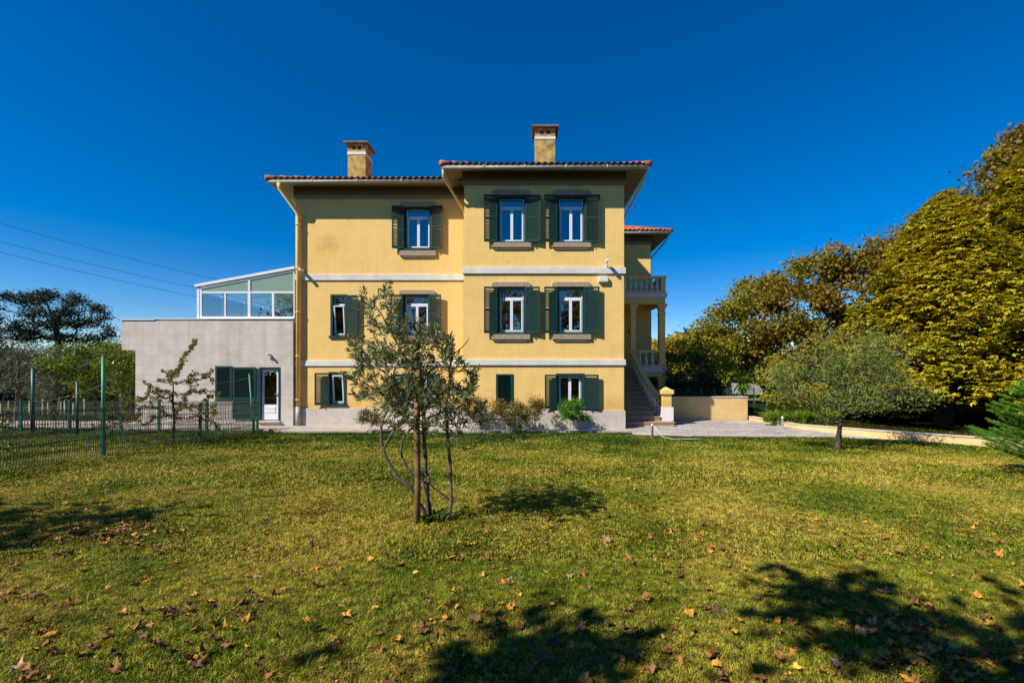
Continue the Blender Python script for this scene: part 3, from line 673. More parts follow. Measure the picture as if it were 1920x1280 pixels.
# door shutter (half louvre, half panel) and the closed small shutter
def panel_leaf(x0, x1, z0, z1, Y, solid=0, label=None):
    c = MB(); c.box(x0, x0+.07, Y-.045, Y-.005, z0, z1); c.box(x1-.07, x1, Y-.045, Y-.005, z0, z1); c.box(x0+.07, x1-.07, Y-.044, Y-.005, z1-.08, z1); c.box(x0+.07, x1-.07, Y-.044, Y-.005, z0, z0+.09); c.box(x0+.07, x1-.07, Y-.0045, Y-.002, z0+.01, z1-.01)
    zs = z0+.09
    if solid:
        c.box(x0+.07, x1-.07, Y-.03, Y-.006, z0+.09, z0+solid); c.box(x0+.07, x1-.07, Y-.046, Y-.031, z0+solid-.09, z0+solid); zs = z0+solid
    z = zs+.03
    while z < z1-.1:
        c.T = Matrix.Translation((0, Y-.024, z)) @ Matrix.Rotation(R(46), 4, 'X'); c.box(x0+.07, x1-.07, -.004, .004, -.03, .03); c.T = None; z += .07
    ob = c.build('shutter', 'green', annex); ob['label'] = label; return ob
panel_leaf(ax(405), ax(436), az(749), az(686), YA-.01, 0, 'small closed louvred shutter')
panel_leaf(ax(438), ax(481), az(785), az(688), YA-.02, .85, 'tall door shutter, louvred above and solid below')
# conservatory on the flat roof
YC = 18.66; cxx = lambda px: (px-CX)*YC/F; cz = lambda py: ZC-(py-CY)*YC/F
cons = thing('conservatory', (-11, 20, 4.25), 'white framed glass conservatory standing on the grey annex roof', 'conservatory')
X0c, X1c = cxx(369), XL0-.01; zb = cz(598)+.03; zL = cz(538); zR = cz(504); zmid = cz(548)
topz = lambda x: zL+(zR-zL)*(x-X0c)/(X1c-X0c)
f = MB()
def front(y):
    def post(x, w_, za, zt): f.box(x-w_/2, x+w_/2, y, y+.08, za, zt)
    f.box(X0c, X0c+.09, y, y+.1, zb, topz(X0c+.045)); f.box(X0c+.11, X0c+.19, y+.01, y+.09, zb, topz(X0c+.15)-.05)
    for px, w_ in ((422, .06), (467, .11), (512, .09)): post(cxx(px), w_, zb+.07, zmid-.035)
    post(cxx(467), .08, zmid+.035, topz(cxx(467))-.08)
    f.box(X1c-.04, X1c, y, y+.08, zb, topz(X1c)-.06); f.box(X0c+.19, X1c-.04, y+.001, y+.08, zb, zb+.07); f.box(X0c+.19, X1c-.04, y+.001, y+.08, zmid-.035, zmid+.035)
    f.bar((X0c+.1, y+.04, topz(X0c+.1)-.075), (X1c, y+.04, topz(X1c)-.075), .08, .06)
front(YC); front(24.9)
f.bar((X0c-.06, YC+.02, zL+.045), (X1c, YC+.02, zR+.045), .14, .10)
for y in (20.2, 21.8, 23.4): f.bar((X0c+.02, y, zL), (X1c, y, zR), .07, .07); f.box(X0c, X0c+.08, y-.04, y+.04, zb, zL-.05)
f.box(X0c, X0c+.07, YC+.11, 24.9, zb, zb+.07); f.box(X0c, X0c+.07, YC+.11, 24.9, zmid-.03, zmid+.03); f.box(X0c-.03, X0c+.07, YC+.11, 24.9, zL-.06, zL+.02)
f.build('frame', 'pvc', cons)
def pane(x0, x1, z0, z1, y, mat, z1b=None):
    q = MB(); zz1 = z1b if z1b is not None else z1
    vs = [(x0, y, z0), (x1, y, z0), (x1, y, zz1), (x0, y, z1)]+[(x0, y+.012, z0), (x1, y+.012, z0), (x1, y+.012, zz1), (x0, y+.012, z1)]
    q.add(vs, [(0, 1, 2, 3), (7, 6, 5, 4), (0, 4, 5, 1), (1, 5, 6, 2), (2, 6, 7, 3), (3, 7, 4, 0)]); return q.build('pane', mat, cons)
edges = [X0c+.19, cxx(422), cxx(467), cxx(512), X1c-.04]
for y in (YC+.03, 24.93):
    for i in range(4): pane(edges[i], edges[i+1], zb+.07, zmid-.035, y, 'clearglass')
    pane(X0c+.19, cxx(467)-.04, zmid+.035, topz(X0c+.19)-.1, y, 'frosted', topz(cxx(467)-.04)-.1); pane(cxx(467)+.04, X1c-.04, zmid+.035, topz(cxx(467)+.04)-.1, y, 'frosted', topz(X1c-.04)-.1)
q = MB(); q.box(X0c+.03, X0c+.04, YC+.12, 24.9, zb+.07, zmid-.03); q.build('pane', 'clearglass', cons)
q = MB(); q.add([(X0c, YC+.1, zL+.1), (X1c, YC+.1, zR+.1), (X1c, 24.98, zR+.1), (X0c, 24.98, zL+.1), (X0c, YC+.1, zL+.06), (X1c, YC+.1, zR+.06), (X1c, 24.98, zR+.06), (X0c, 24.98, zL+.06)], [(0, 1, 2, 3), (7, 6, 5, 4), (0, 4, 5, 1), (1, 5, 6, 2), (2, 6, 7, 3), (3, 7, 4, 0)])
q.build('roof', 'frosted', cons)
# small fittings
def camera_thing(x, y, z, label, arm=.22, big=1.0):
    t = thing('security_camera', (x, y, z), label, 'security camera', 'security cameras on the walls')
    m = MB(); m.tube([(x, y, z), (x, y-.06, z), (x-.02, y-arm, z+.12)], .016*big, 8); m.tube([(x, y+.0, z), (x, y-.03, z)], .05*big, 10); m.build('bracket', 'metalwhite', t)
    m = MB(); m.box(x-.05*big-.02, x+.05*big-.02, y-arm-.16*big, y-arm+.1, z+.11, z+.11+.09*big); m.build('housing', 'metalwhite', t, bevel=.01)
camera_thing(xr(1137), YR-.01, zr(500), 'white security camera on the right part of the yellow wall, above the siren box')
camera_thing(xl(571), YL-.01, zl(516), 'small dark camera beside the corner drainpipe of the villa')
camera_thing(ax(507), YA-.01, az(671), 'small camera above the white annex door', .1, .7)
t = thing('siren_box', (xr(1131), YR, zr(524)), 'white alarm siren box on the yellow wall under the camera', 'siren box')
m = MB(); m.box(xr(1121), xr(1140), YR-.13, YR-.005, zr(530), zr(519)); m.build('cover', 'metalwhite', t, bevel=.03)
m = MB(); m.tube([(xr(1131), YR-.05, zr(519)), (xr(1135), YR-.05, zr(512)), (xr(1137), YR-.02, zr(502))], .01, 6); m.build('conduit', 'greymetal', t)

# ------------------------------------------------------------------ ground
def grassmat():
    m, n, b, out = newmat('lawn_soil_and_thatch')
    geo = nd(n, 'ShaderNodeNewGeometry'); co = geo.outputs['Position']
    r, t = noisemix(n, co, (.020, .024, .005), (.045, .032, .010), .8, .35, .65)
    r2, t2 = noisemix(n, co, (.45, .45, .4), (1.25, 1.2, 1.1), 38, .3, .7, 5)
    col = mixc(n, r.outputs[0], r2.outputs[0], 1, 'MULTIPLY')
    n.links.new(col, b.inputs['Base Color']); b.inputs['Roughness'].default_value = 1; b.inputs['Specular IOR Level'].default_value = 0
    bp = nd(n, 'ShaderNodeBump', Strength=.8, Distance=.03); n.links.new(t2.outputs[0], bp.inputs['Height']); n.links.new(bp.outputs[0], b.inputs['Normal'])
    return m
M['soil'] = grassmat()
def sheet(name, xs, ys, zf, mat):
    X, Y = np.meshgrid(xs, ys); Z = zf(X, Y); nx_, ny_ = len(xs), len(ys)
    i = (np.arange(ny_-1)[:, None]*nx_+np.arange(nx_-1)[None]).ravel()
    ob = npmesh(name, np.stack([X, Y, Z], -1).reshape(-1, 3), np.stack([i, i+1, i+nx_+1, i+nx_], -1), mat, smooth=True)
    return tag(ob, kind='structure')
sheet('ground', np.concatenate([[-600, -200, -80], np.linspace(-40, 40, 81), [80, 200, 600]]), np.concatenate([[-400, -100, -40], np.linspace(-20, 40, 61), [80, 200, 900]]), g, 'soil')
KB = [(9.95, 20.65), (10.24, 17.6), (11.28, 14.9), (12.7, 12.55), (15.5, 9.6), (19.5, 7.2), (27, 5)]       # foot of the kerb wall
KT = [.19, .17, .26, .33, .38, .42, .45]
FE = [(3.84, 16.3), (4.55, 16.08), (7.48, 15.72), (10.15, 15.45), (11.97, 13.95), (12.62, 12.62), (15.3, 9.4), (19.4, 6.9), (27, 4.6)]
pv = MB(); pv.prism([(3.84, 16.3)]+FE[1:]+KB[::-1]+[(3.84, 20.65)], -.25, 0.0); tag(pv.build('paved_yard', 'paving'), kind='structure')
pv = MB(); pv.prism([(-15.6, 17.45), (-8.95, 17.45), (-8.95, 16.95), (3.838, 16.9), (3.838, 22), (-15.6, 22), (-15.6, 20.4), (-30, 20.9), (-30, 18.7), (-15.6, 18.3)], -.25, -.004)
tag(pv.build('pavement', 'path'), kind='structure')
# stone edging along the yard's lawn side
kb = MB(); sweep(kb, [(x, y-.05, -.10) for x, y in FE], .14, .115); tag(kb.build('stone_edging', 'plinth'), 'low stone edging where the paved yard meets the lawn', 'kerb')
def upz(x, y): return .13+.15*np.clip((17.6-y)/5, 0, 1)+.0*x
ul = [(x+.1, y+.05) for x, y in KB]
up = MB(); poly = ul+[(60, 2), (60, 70), (-2, 70), (-2, 36), (9.95, 36)]
# terraced upper lawn as a fan of strips behind the kerb wall
rows = [(x, y) for x, y in ul]; far = [(60, 34), (60, 26), (60, 20), (60, 15), (60, 10), (60, 6), (60, 3)]
vs = []; nst = 14
for (a_, b_) in zip(rows, far):
    for k in range(nst+1):
        u = (k/nst)**1.6; x = a_[0]+(b_[0]-a_[0])*u; y = a_[1]+(b_[1]-a_[1])*u; vs.append((x, y, float(upz(x, a_[1]))))
up.add(vs, [(i*(nst+1)+k, (i+1)*(nst+1)+k, (i+1)*(nst+1)+k+1, i*(nst+1)+k+1) for i in range(len(rows)-1) for k in range(nst)])
o_ = len(up.v); up.add([(10.05, 20.7, .13), (60, 34, .13), (60, 70, .13), (10.05, 70, .13)], [(0, 1, 2, 3)])
tag(up.build('upper_lawn', 'soil'), kind='structure')
kw = MB(); pts = [(x+.11, y+.02, -.2) for x, y in KB]
n_ = len(pts); vs = []
for i, p_ in enumerate(pts):
    d_ = Vector(pts[min(i+1, n_-1)])-Vector(pts[max(i-1, 0)]); q_ = Vector((d_.y, -d_.x, 0)).normalized()*.10; p_ = Vector(p_)
    vs += [p_-q_, p_+q_, p_+q_+Vector((0, 0, .2+KT[i]-.03)), p_-q_+Vector((0, 0, .2+KT[i]-.03))]
kw.add(vs, [(4*i+j, 4*i+(j+1) % 4, 4*i+4+(j+1) % 4, 4*i+4+j) for i in range(n_-1) for j in range(4)])
kerbw = tag(kw.build('kerb_wall', 'wallyellow'), 'low yellow rendered kerb wall curving along the paved drive', 'low wall')
kc = MB(); vs = []
for i, p_ in enumerate(pts):
    d_ = Vector(pts[min(i+1, n_-1)])-Vector(pts[max(i-1, 0)]); q_ = Vector((d_.y, -d_.x, 0)).normalized()*.125; p_ = Vector(p_)+Vector((0, 0, .2+KT[i]-.029))
    vs += [p_-q_, p_+q_, p_+q_+Vector((0, 0, .03)), p_-q_+Vector((0, 0, .03))]
kc.add(vs, [(4*i+j, 4*i+(j+1) % 4, 4*i+4+(j+1) % 4, 4*i+4+j) for i in range(n_-1) for j in range(4)]); kc.build('coping', 'plinth', kerbw)
gw = MB(); gw.box(6.2, 9.97, 20.8, 21.02, -.2, .99); gw.box(9.75, 9.969, 21.02, 21.2, -.2, .99)
gwo = tag(gw.build('garden_wall', 'wallyellow'), 'waist-high ochre garden wall at the back of the paved yard', 'garden wall')
gw = MB(); gw.box(6.2, 10.0, 20.77, 21.05, .991, 1.04); gw.box(9.72, 10.0, 21.051, 21.23, .991, 1.04); gw.build('coping', 'plinth', gwo, bevel=.01)

# ------------------------------------------------------------------ wire fences
def fence(name, pts, h, label, tall=(), group=None, vs_=.06, wire=.0075, post_r=.035, skip_last=False):
    a = pts[0]; t = thing(name, (a[0], a[1], float(g(*a))), label, 'fence')
    for i in range(len(pts)-1):
        p0, p1 = np.array(pts[i], float), np.array(pts[i+1], float); L = np.linalg.norm(p1-p0); d = (p1-p0)/L; nrm_ = np.array([-d[1], d[0]])
        paths = []; nv = int(L/vs_); zs = [.03, .05, .22, .24, .42, .62, .64, .82, 1.0, h-.06, h-.04, h-.02]
        zsv = [0.0, .22, .23, .25, .60, .62, .64, h-.09, h-.07, h-.05, h]
        def off(z):
            for c in (.235, .62, h-.07):
                if abs(z-c) < .016: return .03
            return 0.
        for k in range(nv+1):
            q = p0+d*(k*vs_); gz = float(g(*q)); paths.append((np.array([[q[0]+nrm_[0]*off(z), q[1]+nrm_[1]*off(z), gz+.03+z] for z in zsv]), np.full(len(zsv), wire)))
        g0, g1 = float(g(*p0)), float(g(*p1))
        for z in [.0, .215, .25, .42, .60, .64, .82, h-.09, h-.05]:
            paths.append((np.array([[*p0, g0+.03+z], [*p1, g1+.03+z]]), np.full(2, wire*1.15)))
        V, Fq = tubes_np(paths, 3); npmesh('mesh_panel', V, Fq, 'wirecoat', t)
    for i, q in enumerate(pts):
        gz = float(g(*q)); m = MB(); hh = h+.03; m.box(q[0]-post_r, q[0]+post_r, q[1]-post_r, q[1]+post_r, gz-.1, gz+hh); m.box(q[0]-post_r-.004, q[0]+post_r+.004, q[1]-post_r-.004, q[1]+post_r+.004, gz+hh, gz+hh+.02)
        m.build('post', 'fencegreen', t, bevel=.005)
    return t
fx = -9.72
side_pts = [(fx, 17.2), (fx+.03, 14.1), (fx-.1, 10.98), (fx+.1, 8.3), (fx+.1, 5.8), (fx+.1, 3.2)]
fence('wire_fence', side_pts, 1.12, 'green welded wire fence running from the lawn to the annex door')
fence('wire_fence', [(fx-.2, 17.3), (-11.6, 17.25), (-13.4, 17.3), (-14.8, 17.3), (-16.7, 17.3), (-18.6, 17.4), (-21, 17.5), (-24, 17.6)], 1.12, 'green welded wire fence crossing behind the fruit trees beside the pale path')
def pole(px, pyt, Y, r, mat, label, lean=(0, 0), top_y=None):
    X = (px-CX)*Y/F; z0 = float(g(X, Y)); z1 = ZC-(pyt-CY)*Y/F; m = MB()
    m.tube([(X, Y, z0-.05), (X+lean[0], Y+lean[1], z1)], r, 12); m.tube([(X+lean[0], Y+lean[1], z1), (X+lean[0], Y+lean[1], z1+.03)], [r*1.05, r*.6], 12)
    o = m.build('garden_pole', mat, None, (X, Y, z0)); return tag(o, label, 'pole', 'tall green poles in the fruit garden')
pole(193.5, 668, 11.1, .036, 'palegreen', 'tall light green pole rising beside the nearest fence post')
pole(62, 690, 17.0, .055, 'fencegreen', 'thick dark green pole farthest to the left behind the wire fence')
pole(145, 715, 16.0, .045, 'fencegreen', 'thin dark green pole under the orange fruit of the citrus tree')
pole(476, 702, 16.6, .028, 'palegreen', 'slim light green pole leaning at the fence corner by the tall shutter', (-.22, .1))
# sagging strings between poles
def cord(name, a, b, sag, r, mat, label, cat, grp=None, n=24):
    a, b = Vector(a), Vector(b); pts = [a.lerp(b, i/n)-Vector((0, 0, sag*4*(i/n)*(1-i/n))) for i in range(n+1)]; m = MB(); m.tube(pts, r, 5)
    return tag(m.build(name, mat, None, tuple(a)), label, cat, grp)
cord('garden_wire', W(193, 720, 10.86), W(62, 752, 17.0), .1, .004, 'greymetal', 'thin sagging wire from the light green pole to the dark pole on the left', 'wire')
cord('garden_wire', W(193, 700, 10.86), W(476, 706, 16.6), .25, .004, 'greymetal', 'thin sagging wire from the light green pole to the leaning pole', 'wire')
for (y0, y1, lab) in ((419, 531, 'topmost overhead power cable against the blue sky'), (455, 549, 'middle overhead power cable against the blue sky'), (475, 567, 'lowest overhead power cable against the blue sky')):
    a_ = W(-60, y0-18, 30); b_ = W(372, y1, 42); cord('power_cable', a_, (b_[0]+14, b_[1]+10, b_[2]-1.0), .75, .012, 'cable', lab, 'power cable', 'overhead power cables')

# bollard lamps and hose
def bollard(px, pyb, h, label, base=None, Y=None, z=None):
    if base is None: base = onlawn(px, pyb)
    X, Y, z = base; t = thing('bollard_lamp', (X, Y, z), label, 'garden lamp', 'small white bollard lamps'); m = MB()
    m.lathe([(.035, -.03), (.035, h-.07), (.045, h-.065), (.045, h-.01), (.03, h)], (X, Y, z), 12); m.build('stem', 'metalwhite', t)
    m = MB(); m.lathe([(.06, 0), (.06, .02), (.04, .03)], (X, Y, z), 12); m.build('base', 'greymetal', t); return base
bollard(1167, 806, .22, 'small grey garden lamp on the lawn by the right corner of the villa plinth')
bb = bollard(1223, 822, .47, 'taller white garden lamp by the staircase with a white hose at its foot')
bollard(0, 0, .34, 'white garden lamp on the upper lawn in front of the strap-leaved plants', ((1467-CX)*17.4/F, 17.4, .13))
hs_ = [Vector((bb[0]+.03, bb[1]-.05, bb[2]+.40)), Vector((bb[0]+.14, bb[1]-.12, bb[2]+.28)), Vector((bb[0]+.26, bb[1]-.2, bb[2]+.08)), Vector((bb[0]+.55, bb[1]-.28, bb[2]+.03)), Vector((bb[0]+1.1, bb[1]-.3, bb[2]+.03)), Vector((bb[0]+1.6, bb[1]-.25, bb[2]+.03))]
m = MB(); m.tube(hs_, .011, 7); tag(m.build('garden_hose', 'metalwhite', None, tuple(bb)), 'white hose looping from the lamp down into the grass', 'hose')

# ------------------------------------------------------------------ vegetation materials
M['plane'] = foliage('plane_tree_leaves', [(.06, .06, .008), (.17, .13, .014), (.27, .22, .016), (.32, .20, .018), (.22, .18, .016), (.26, .11, .018)], .35, .6, .35)
M['tuft'] = foliage('long_green_grass', [(.03, .08, .008), (.07, .15, .012)], .3, .5, 3)
M['planeolive'] = foliage('olive_gold_plane_leaves', [(.06, .065, .008), (.17, .16, .014), (.30, .27, .016), (.34, .25, .018), (.20, .21, .016)], .35, .6, .4)
M['planeyellow'] = foliage('yellow_plane_leaves', [(.26, .23, .012), (.44, .36, .018), (.52, .38, .02), (.34, .30, .016)], .4, .6, .4)
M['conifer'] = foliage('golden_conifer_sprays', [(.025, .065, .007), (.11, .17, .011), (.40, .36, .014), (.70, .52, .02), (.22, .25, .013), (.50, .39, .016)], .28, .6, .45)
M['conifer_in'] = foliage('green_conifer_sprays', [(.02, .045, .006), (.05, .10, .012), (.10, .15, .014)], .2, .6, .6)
M['olive'] = foliage('olive_leaves', [(.07, .11, .022), (.15, .205, .042), (.23, .27, .07), (.12, .17, .03)], .2, .5, .9)
M['hedge'] = foliage('dark_hedge_leaves', [(.012, .028, .008), (.022, .05, .012), (.035, .07, .014)], .15, .4, 1.5)
M['pine'] = foliage('dark_pine_foliage', [(.010, .022, .012), (.022, .042, .018), (.035, .062, .022)], .1, .6, .1)
M['citrus'] = foliage('citrus_leaves', [(.06, .12, .014), (.14, .21, .02), (.26, .31, .025), (.09, .16, .018)], .35, .35, .8)
M['greyleaf'] = foliage('grey_green_leaves', [(.07, .08, .04), (.13, .14, .075), (.2, .21, .13)], .2, .6, .7)
M['shrubred'] = foliage('reddish_shrub_leaves', [(.05, .11, .015), (.13, .22, .02), (.22, .16, .04), (.32, .12, .07), (.13, .21, .02)], .3, .5, 3)
M['shrubgreen'] = foliage('fresh_green_shrub_leaves', [(.05, .14, .015), (.10, .24, .022), (.16, .32, .03)], .35, .4, 3)
M['pear'] = foliage('pear_leaves', [(.07, .10, .018), (.15, .18, .03), (.24, .21, .04), (.18, .10, .03)], .35, .4, 2)
M['protea'] = foliage('grey_green_narrow_leaves', [(.06, .085, .028), (.13, .165, .055), (.29, .30, .14), (.09, .125, .035), (.20, .22, .08)], .22, .45, 3)
M['strap'] = foliage('strap_leaves', [(.10, .20, .015), (.17, .30, .02), (.26, .34, .03)], .4, .4, 2)
M['needle'] = foliage('bright_fir_needles', [(.06, .20, .015), (.13, .34, .022), (.22, .46, .03)], .3, .45, 3)
M['goldbush'] = foliage('golden_bush_leaves', [(.16, .18, .012), (.32, .30, .016), (.46, .38, .02)], .35, .5, 1)
def fruitmat(): 
    return pm('orange_fruit_peel', (.75, .22, .02), (.6, .15, .015), 6, .5)
M['fruit'] = fruitmat()

def lawnmat(name, warm=0.):
    m, n, b, out = newmat(name); geo = nd(n, 'ShaderNodeNewGeometry'); co = geo.outputs['Position']
    nz = nd(n, 'ShaderNodeTexNoise', Scale=.55, Detail=5); n.links.new(co, nz.inputs['Vector']); nz2 = nd(n, 'ShaderNodeTexNoise', Scale=5, Detail=3); n.links.new(co, nz2.inputs['Vector'])
    a = nd(n, 'ShaderNodeMath', operation='MULTIPLY_ADD'); n.links.new(nz.outputs[0], a.inputs[0]); a.inputs[1].default_value = 1.9; a.inputs[2].default_value = -.92+warm
    a2 = nd(n, 'ShaderNodeMath', operation='MULTIPLY_ADD'); n.links.new(nz2.outputs[0], a2.inputs[0]); a2.inputs[1].default_value = .5; n.links.new(a.outputs[0], a2.inputs[2])
    # greener, longer-watered strip close to the house
    sp = nd(n, 'ShaderNodeSeparateXYZ'); n.links.new(co, sp.inputs[0]); mr = nd(n, 'ShaderNodeMapRange'); mr.inputs['From Min'].default_value = 10.5; mr.inputs['From Max'].default_value = 16; mr.inputs['To Min'].default_value = 0; mr.inputs['To Max'].default_value = -.55
    n.links.new(sp.outputs[1], mr.inputs['Value']); a3 = nd(n, 'ShaderNodeMath', operation='ADD'); n.links.new(a2.outputs[0], a3.inputs[0]); n.links.new(mr.outputs[0], a3.inputs[1])
    s = nd(n, 'ShaderNodeMath', operation='MULTIPLY_ADD'); n.links.new(geo.outputs['Random Per Island'], s.inputs[0]); s.inputs[1].default_value = .85; n.links.new(a3.outputs[0], s.inputs[2])
    r = ramp(n, [(0, (.018, .062, .007)), (.26, (.060, .14, .009)), (.5, (.17, .235, .012)), (.76, (.34, .34, .020)), (1, (.60, .45, .09))]); n.links.new(s.outputs[0], r.inputs[0])
    rm, tm = noisemix(n, co, (.48, .50, .46), (1.38, 1.34, 1.2), 13, .36, .62, 5)
    rm2, tm2 = noisemix(n, co, (.62, .52, .36), (1, 1, 1), 1.7, .30, .44, 6, .4)
    lc = mixc(n, mixc(n, r.outputs[0], rm.outputs[0], 1, 'MULTIPLY'), rm2.outputs[0], .8, 'MULTIPLY')
    n.links.new(lc, b.inputs['Base Color']); b.inputs['Roughness'].default_value = .6; b.inputs['Specular IOR Level'].default_value = .2
    tr = nd(n, 'ShaderNodeBsdfTranslucent'); n.links.new(lc, tr.inputs[0]); mx = nd(n, 'ShaderNodeMixShader', Fac=.22); n.links.new(b.outputs[0], mx.inputs[1]); n.links.new(tr.outputs[0], mx.inputs[2]); n.links.new(mx.outputs[0], out.inputs[0]); return m
M['lawn'] = lawnmat('lawn_grass_blades')
def shell_clumps(ells, per, lo=.55, gap=0, rough_=0, gth=-.75):
    """clump centres spread over the outer part of a union of ellipsoids; ells: (centre, radii)"""
    out = []
    for c, r in ells:
        c = np.array(c, float); r = np.array(r, float); k = max(4, int(per*(r[0]*r[1]*r[2])**(2/3)))
        d = norm(rng.normal(size=(k, 3))); out.append(c+d*r*rng.uniform(lo, 1.0, (k, 1))**.6*(1+rough_*(rng.normal(0, 1, (k, 1))+.8*np.sin(d[:, :1]*7+c[0])*np.sin(d[:, 2:]*6+c[2]))))
    P = np.concatenate(out); keep = np.ones(len(P), bool); o = 0
    for c, r in ells:   # drop points deep inside another lobe
        q = np.linalg.norm((P-np.array(c))/np.array(r), axis=1); keep &= q > .45
    if gap:   # holes where boughs have thinned out
        f = np.sin(P[:, 0]*gap*1.3+1.7*np.sin(P[:, 2]*gap))+np.sin(P[:, 1]*gap*1.1+P[:, 2]*gap*1.6+1)+np.sin(P[:, 2]*gap*2.1+P[:, 0]*gap*.7); keep &= f > gth
    return P[keep]
def crown(P, nleaf, cr, L, Wd, squash=.7, jit=.8, flat=None, upb=.2, centre=None):
    n = len(P)*nleaf; c = np.repeat(P, nleaf, 0); off = rng.normal(0, 1, (n, 3))*np.array([cr, cr, cr*squash])*.55
    d = norm(off+np.array([0, 0, upb*cr])); return leaves(c+off, d, L, Wd, jit, flat)
def tree(name, base, ells, mats, label, cat, per=5, nleaf=40, cr=.5, L=.18, Wd=.12, group=None, trunk_r=.25, r_tip=.012, bark='bark', top=.5, sub=1.0, lo=.55, flat=None, wob=.12, upb=.2, seed=None, jit=.8, trunk=None, tips_n=160, gap=0, rough_=0, gth=-.75):
    t = thing(name, base, label, cat, group); P = shell_clumps(ells, per, lo, gap, rough_, gth)
    P = P[P[:, 2] > base[2]+.15]
    cc = np.array(ells[0][0], float); b = np.array(base, float); hgt = cc[2]-b[2]
    if trunk is None: trunk = [b-np.array([0, 0, .1]), b+np.array([.03*hgt, 0, hgt*.35]), b+(cc-b)*.75+np.array([0, 0, -.1*hgt]), cc+np.array([0, 0, .2*hgt*top])]
    pick = P[rng.permutation(len(P))[:tips_n]]
    paths, _, _ = grow(trunk, pick, r_tip=r_tip, wob=wob, rmax=trunk_r, step=max(.25, cr*.8))
    r0 = paths[0][1]; r0[0] = trunk_r*1.15; r0[1] = min(trunk_r, max(r0[1], trunk_r*.8))
    V, Q = tubes_np(paths, 6); npmesh('trunk', V, Q, bark, t, smooth=True)
    ms = mats if isinstance(mats, list) else [mats]
    for i, mt in enumerate(ms):
        PP = P[i::len(ms)]; V, Q = crown(PP, nleaf, cr, L, Wd, jit=jit, flat=flat, upb=upb); npmesh('crown', V, Q, mt, t)
    return t
def E(px, py, Y, rx, rz, ry=None):
    """ellipsoid seen at (px,py) from the camera, radii in metres given as pixels at that distance"""
    k = Y/F; return (W(px, py, Y), (rx*k, (ry if ry else rx)*k, rz*k))

# plane trees beyond the yard
G1 = 'autumn plane trees beyond the yard'
def plane(px, Y, lobes, label, mats='plane', tr=.28, **k):
    ells = [E(*((l[0], l[1], Y+l[4])+tuple(l[2:4]))) for l in lobes]; X = (px-CX)*Y/F
    a_ = dict(per=7.5, nleaf=80, cr=.75, L=.26, Wd=.20, group=G1, trunk_r=tr, r_tip=.016, lo=.45, tips_n=200, gap=1.0, rough_=.13, gth=-.7); a_.update(k)
    return tree('plane_tree', (X, Y, .1), ells, mats, label, 'tree', **a_)
plane(1290, 50, [(1285, 668, 58, 42, 0), (1325, 660, 40, 34, 2), (1235, 668, 45, 34, 3)], 'yellowing plane tree farthest off, low beside the porch column', 'planeyellow', .2, L=.36, Wd=.28)
plane(1395, 42, [(1395, 610, 66, 72, 0), (1355, 590, 40, 45, -1), (1350, 655, 60, 50, 0), (1420, 560, 45, 48, 1), (1330, 620, 40, 40, 2), (1400, 690, 70, 40, 1)], 'olive-gold plane tree, first rounded crown right of the porch', 'planeolive')
plane(1500, 38, [(1495, 575, 72, 80, 0), (1470, 520, 44, 45, 1), (1540, 520, 52, 52, 0), (1500, 650, 80, 60, 0), (1440, 600, 50, 60, 1)], 'bronze plane tree whose crown stands behind the olive tree', ['planeolive', 'plane'])
plane(1625, 36, [(1615, 545, 78, 85, 0), (1600, 485, 50, 42, 0), (1660, 480, 50, 45, 1), (1630, 640, 80, 60, 0), (1560, 600, 50, 60, 0)], 'brown-tinged plane tree between the bronze tree and the golden conifers')
plane(1760, 33, [(1750, 500, 80, 80, 0), (1720, 455, 45, 35, 1), (1800, 420, 55, 50, 0), (1840, 380, 50, 50, 0), (1790, 560, 90, 80, 0), (1860, 330, 36, 36, 0)], 'plane tree showing just above the left golden conifer')
plane(1960, 30, [(1935, 370, 80, 90, 0), (1915, 292, 42, 38, 0), (1990, 300, 70, 70, 0), (1960, 470, 110, 90, 0), (1880, 350, 30, 36, 0), (1905, 262, 16, 14, 0)], 'tallest plane tree, at the right edge above the right golden conifer')

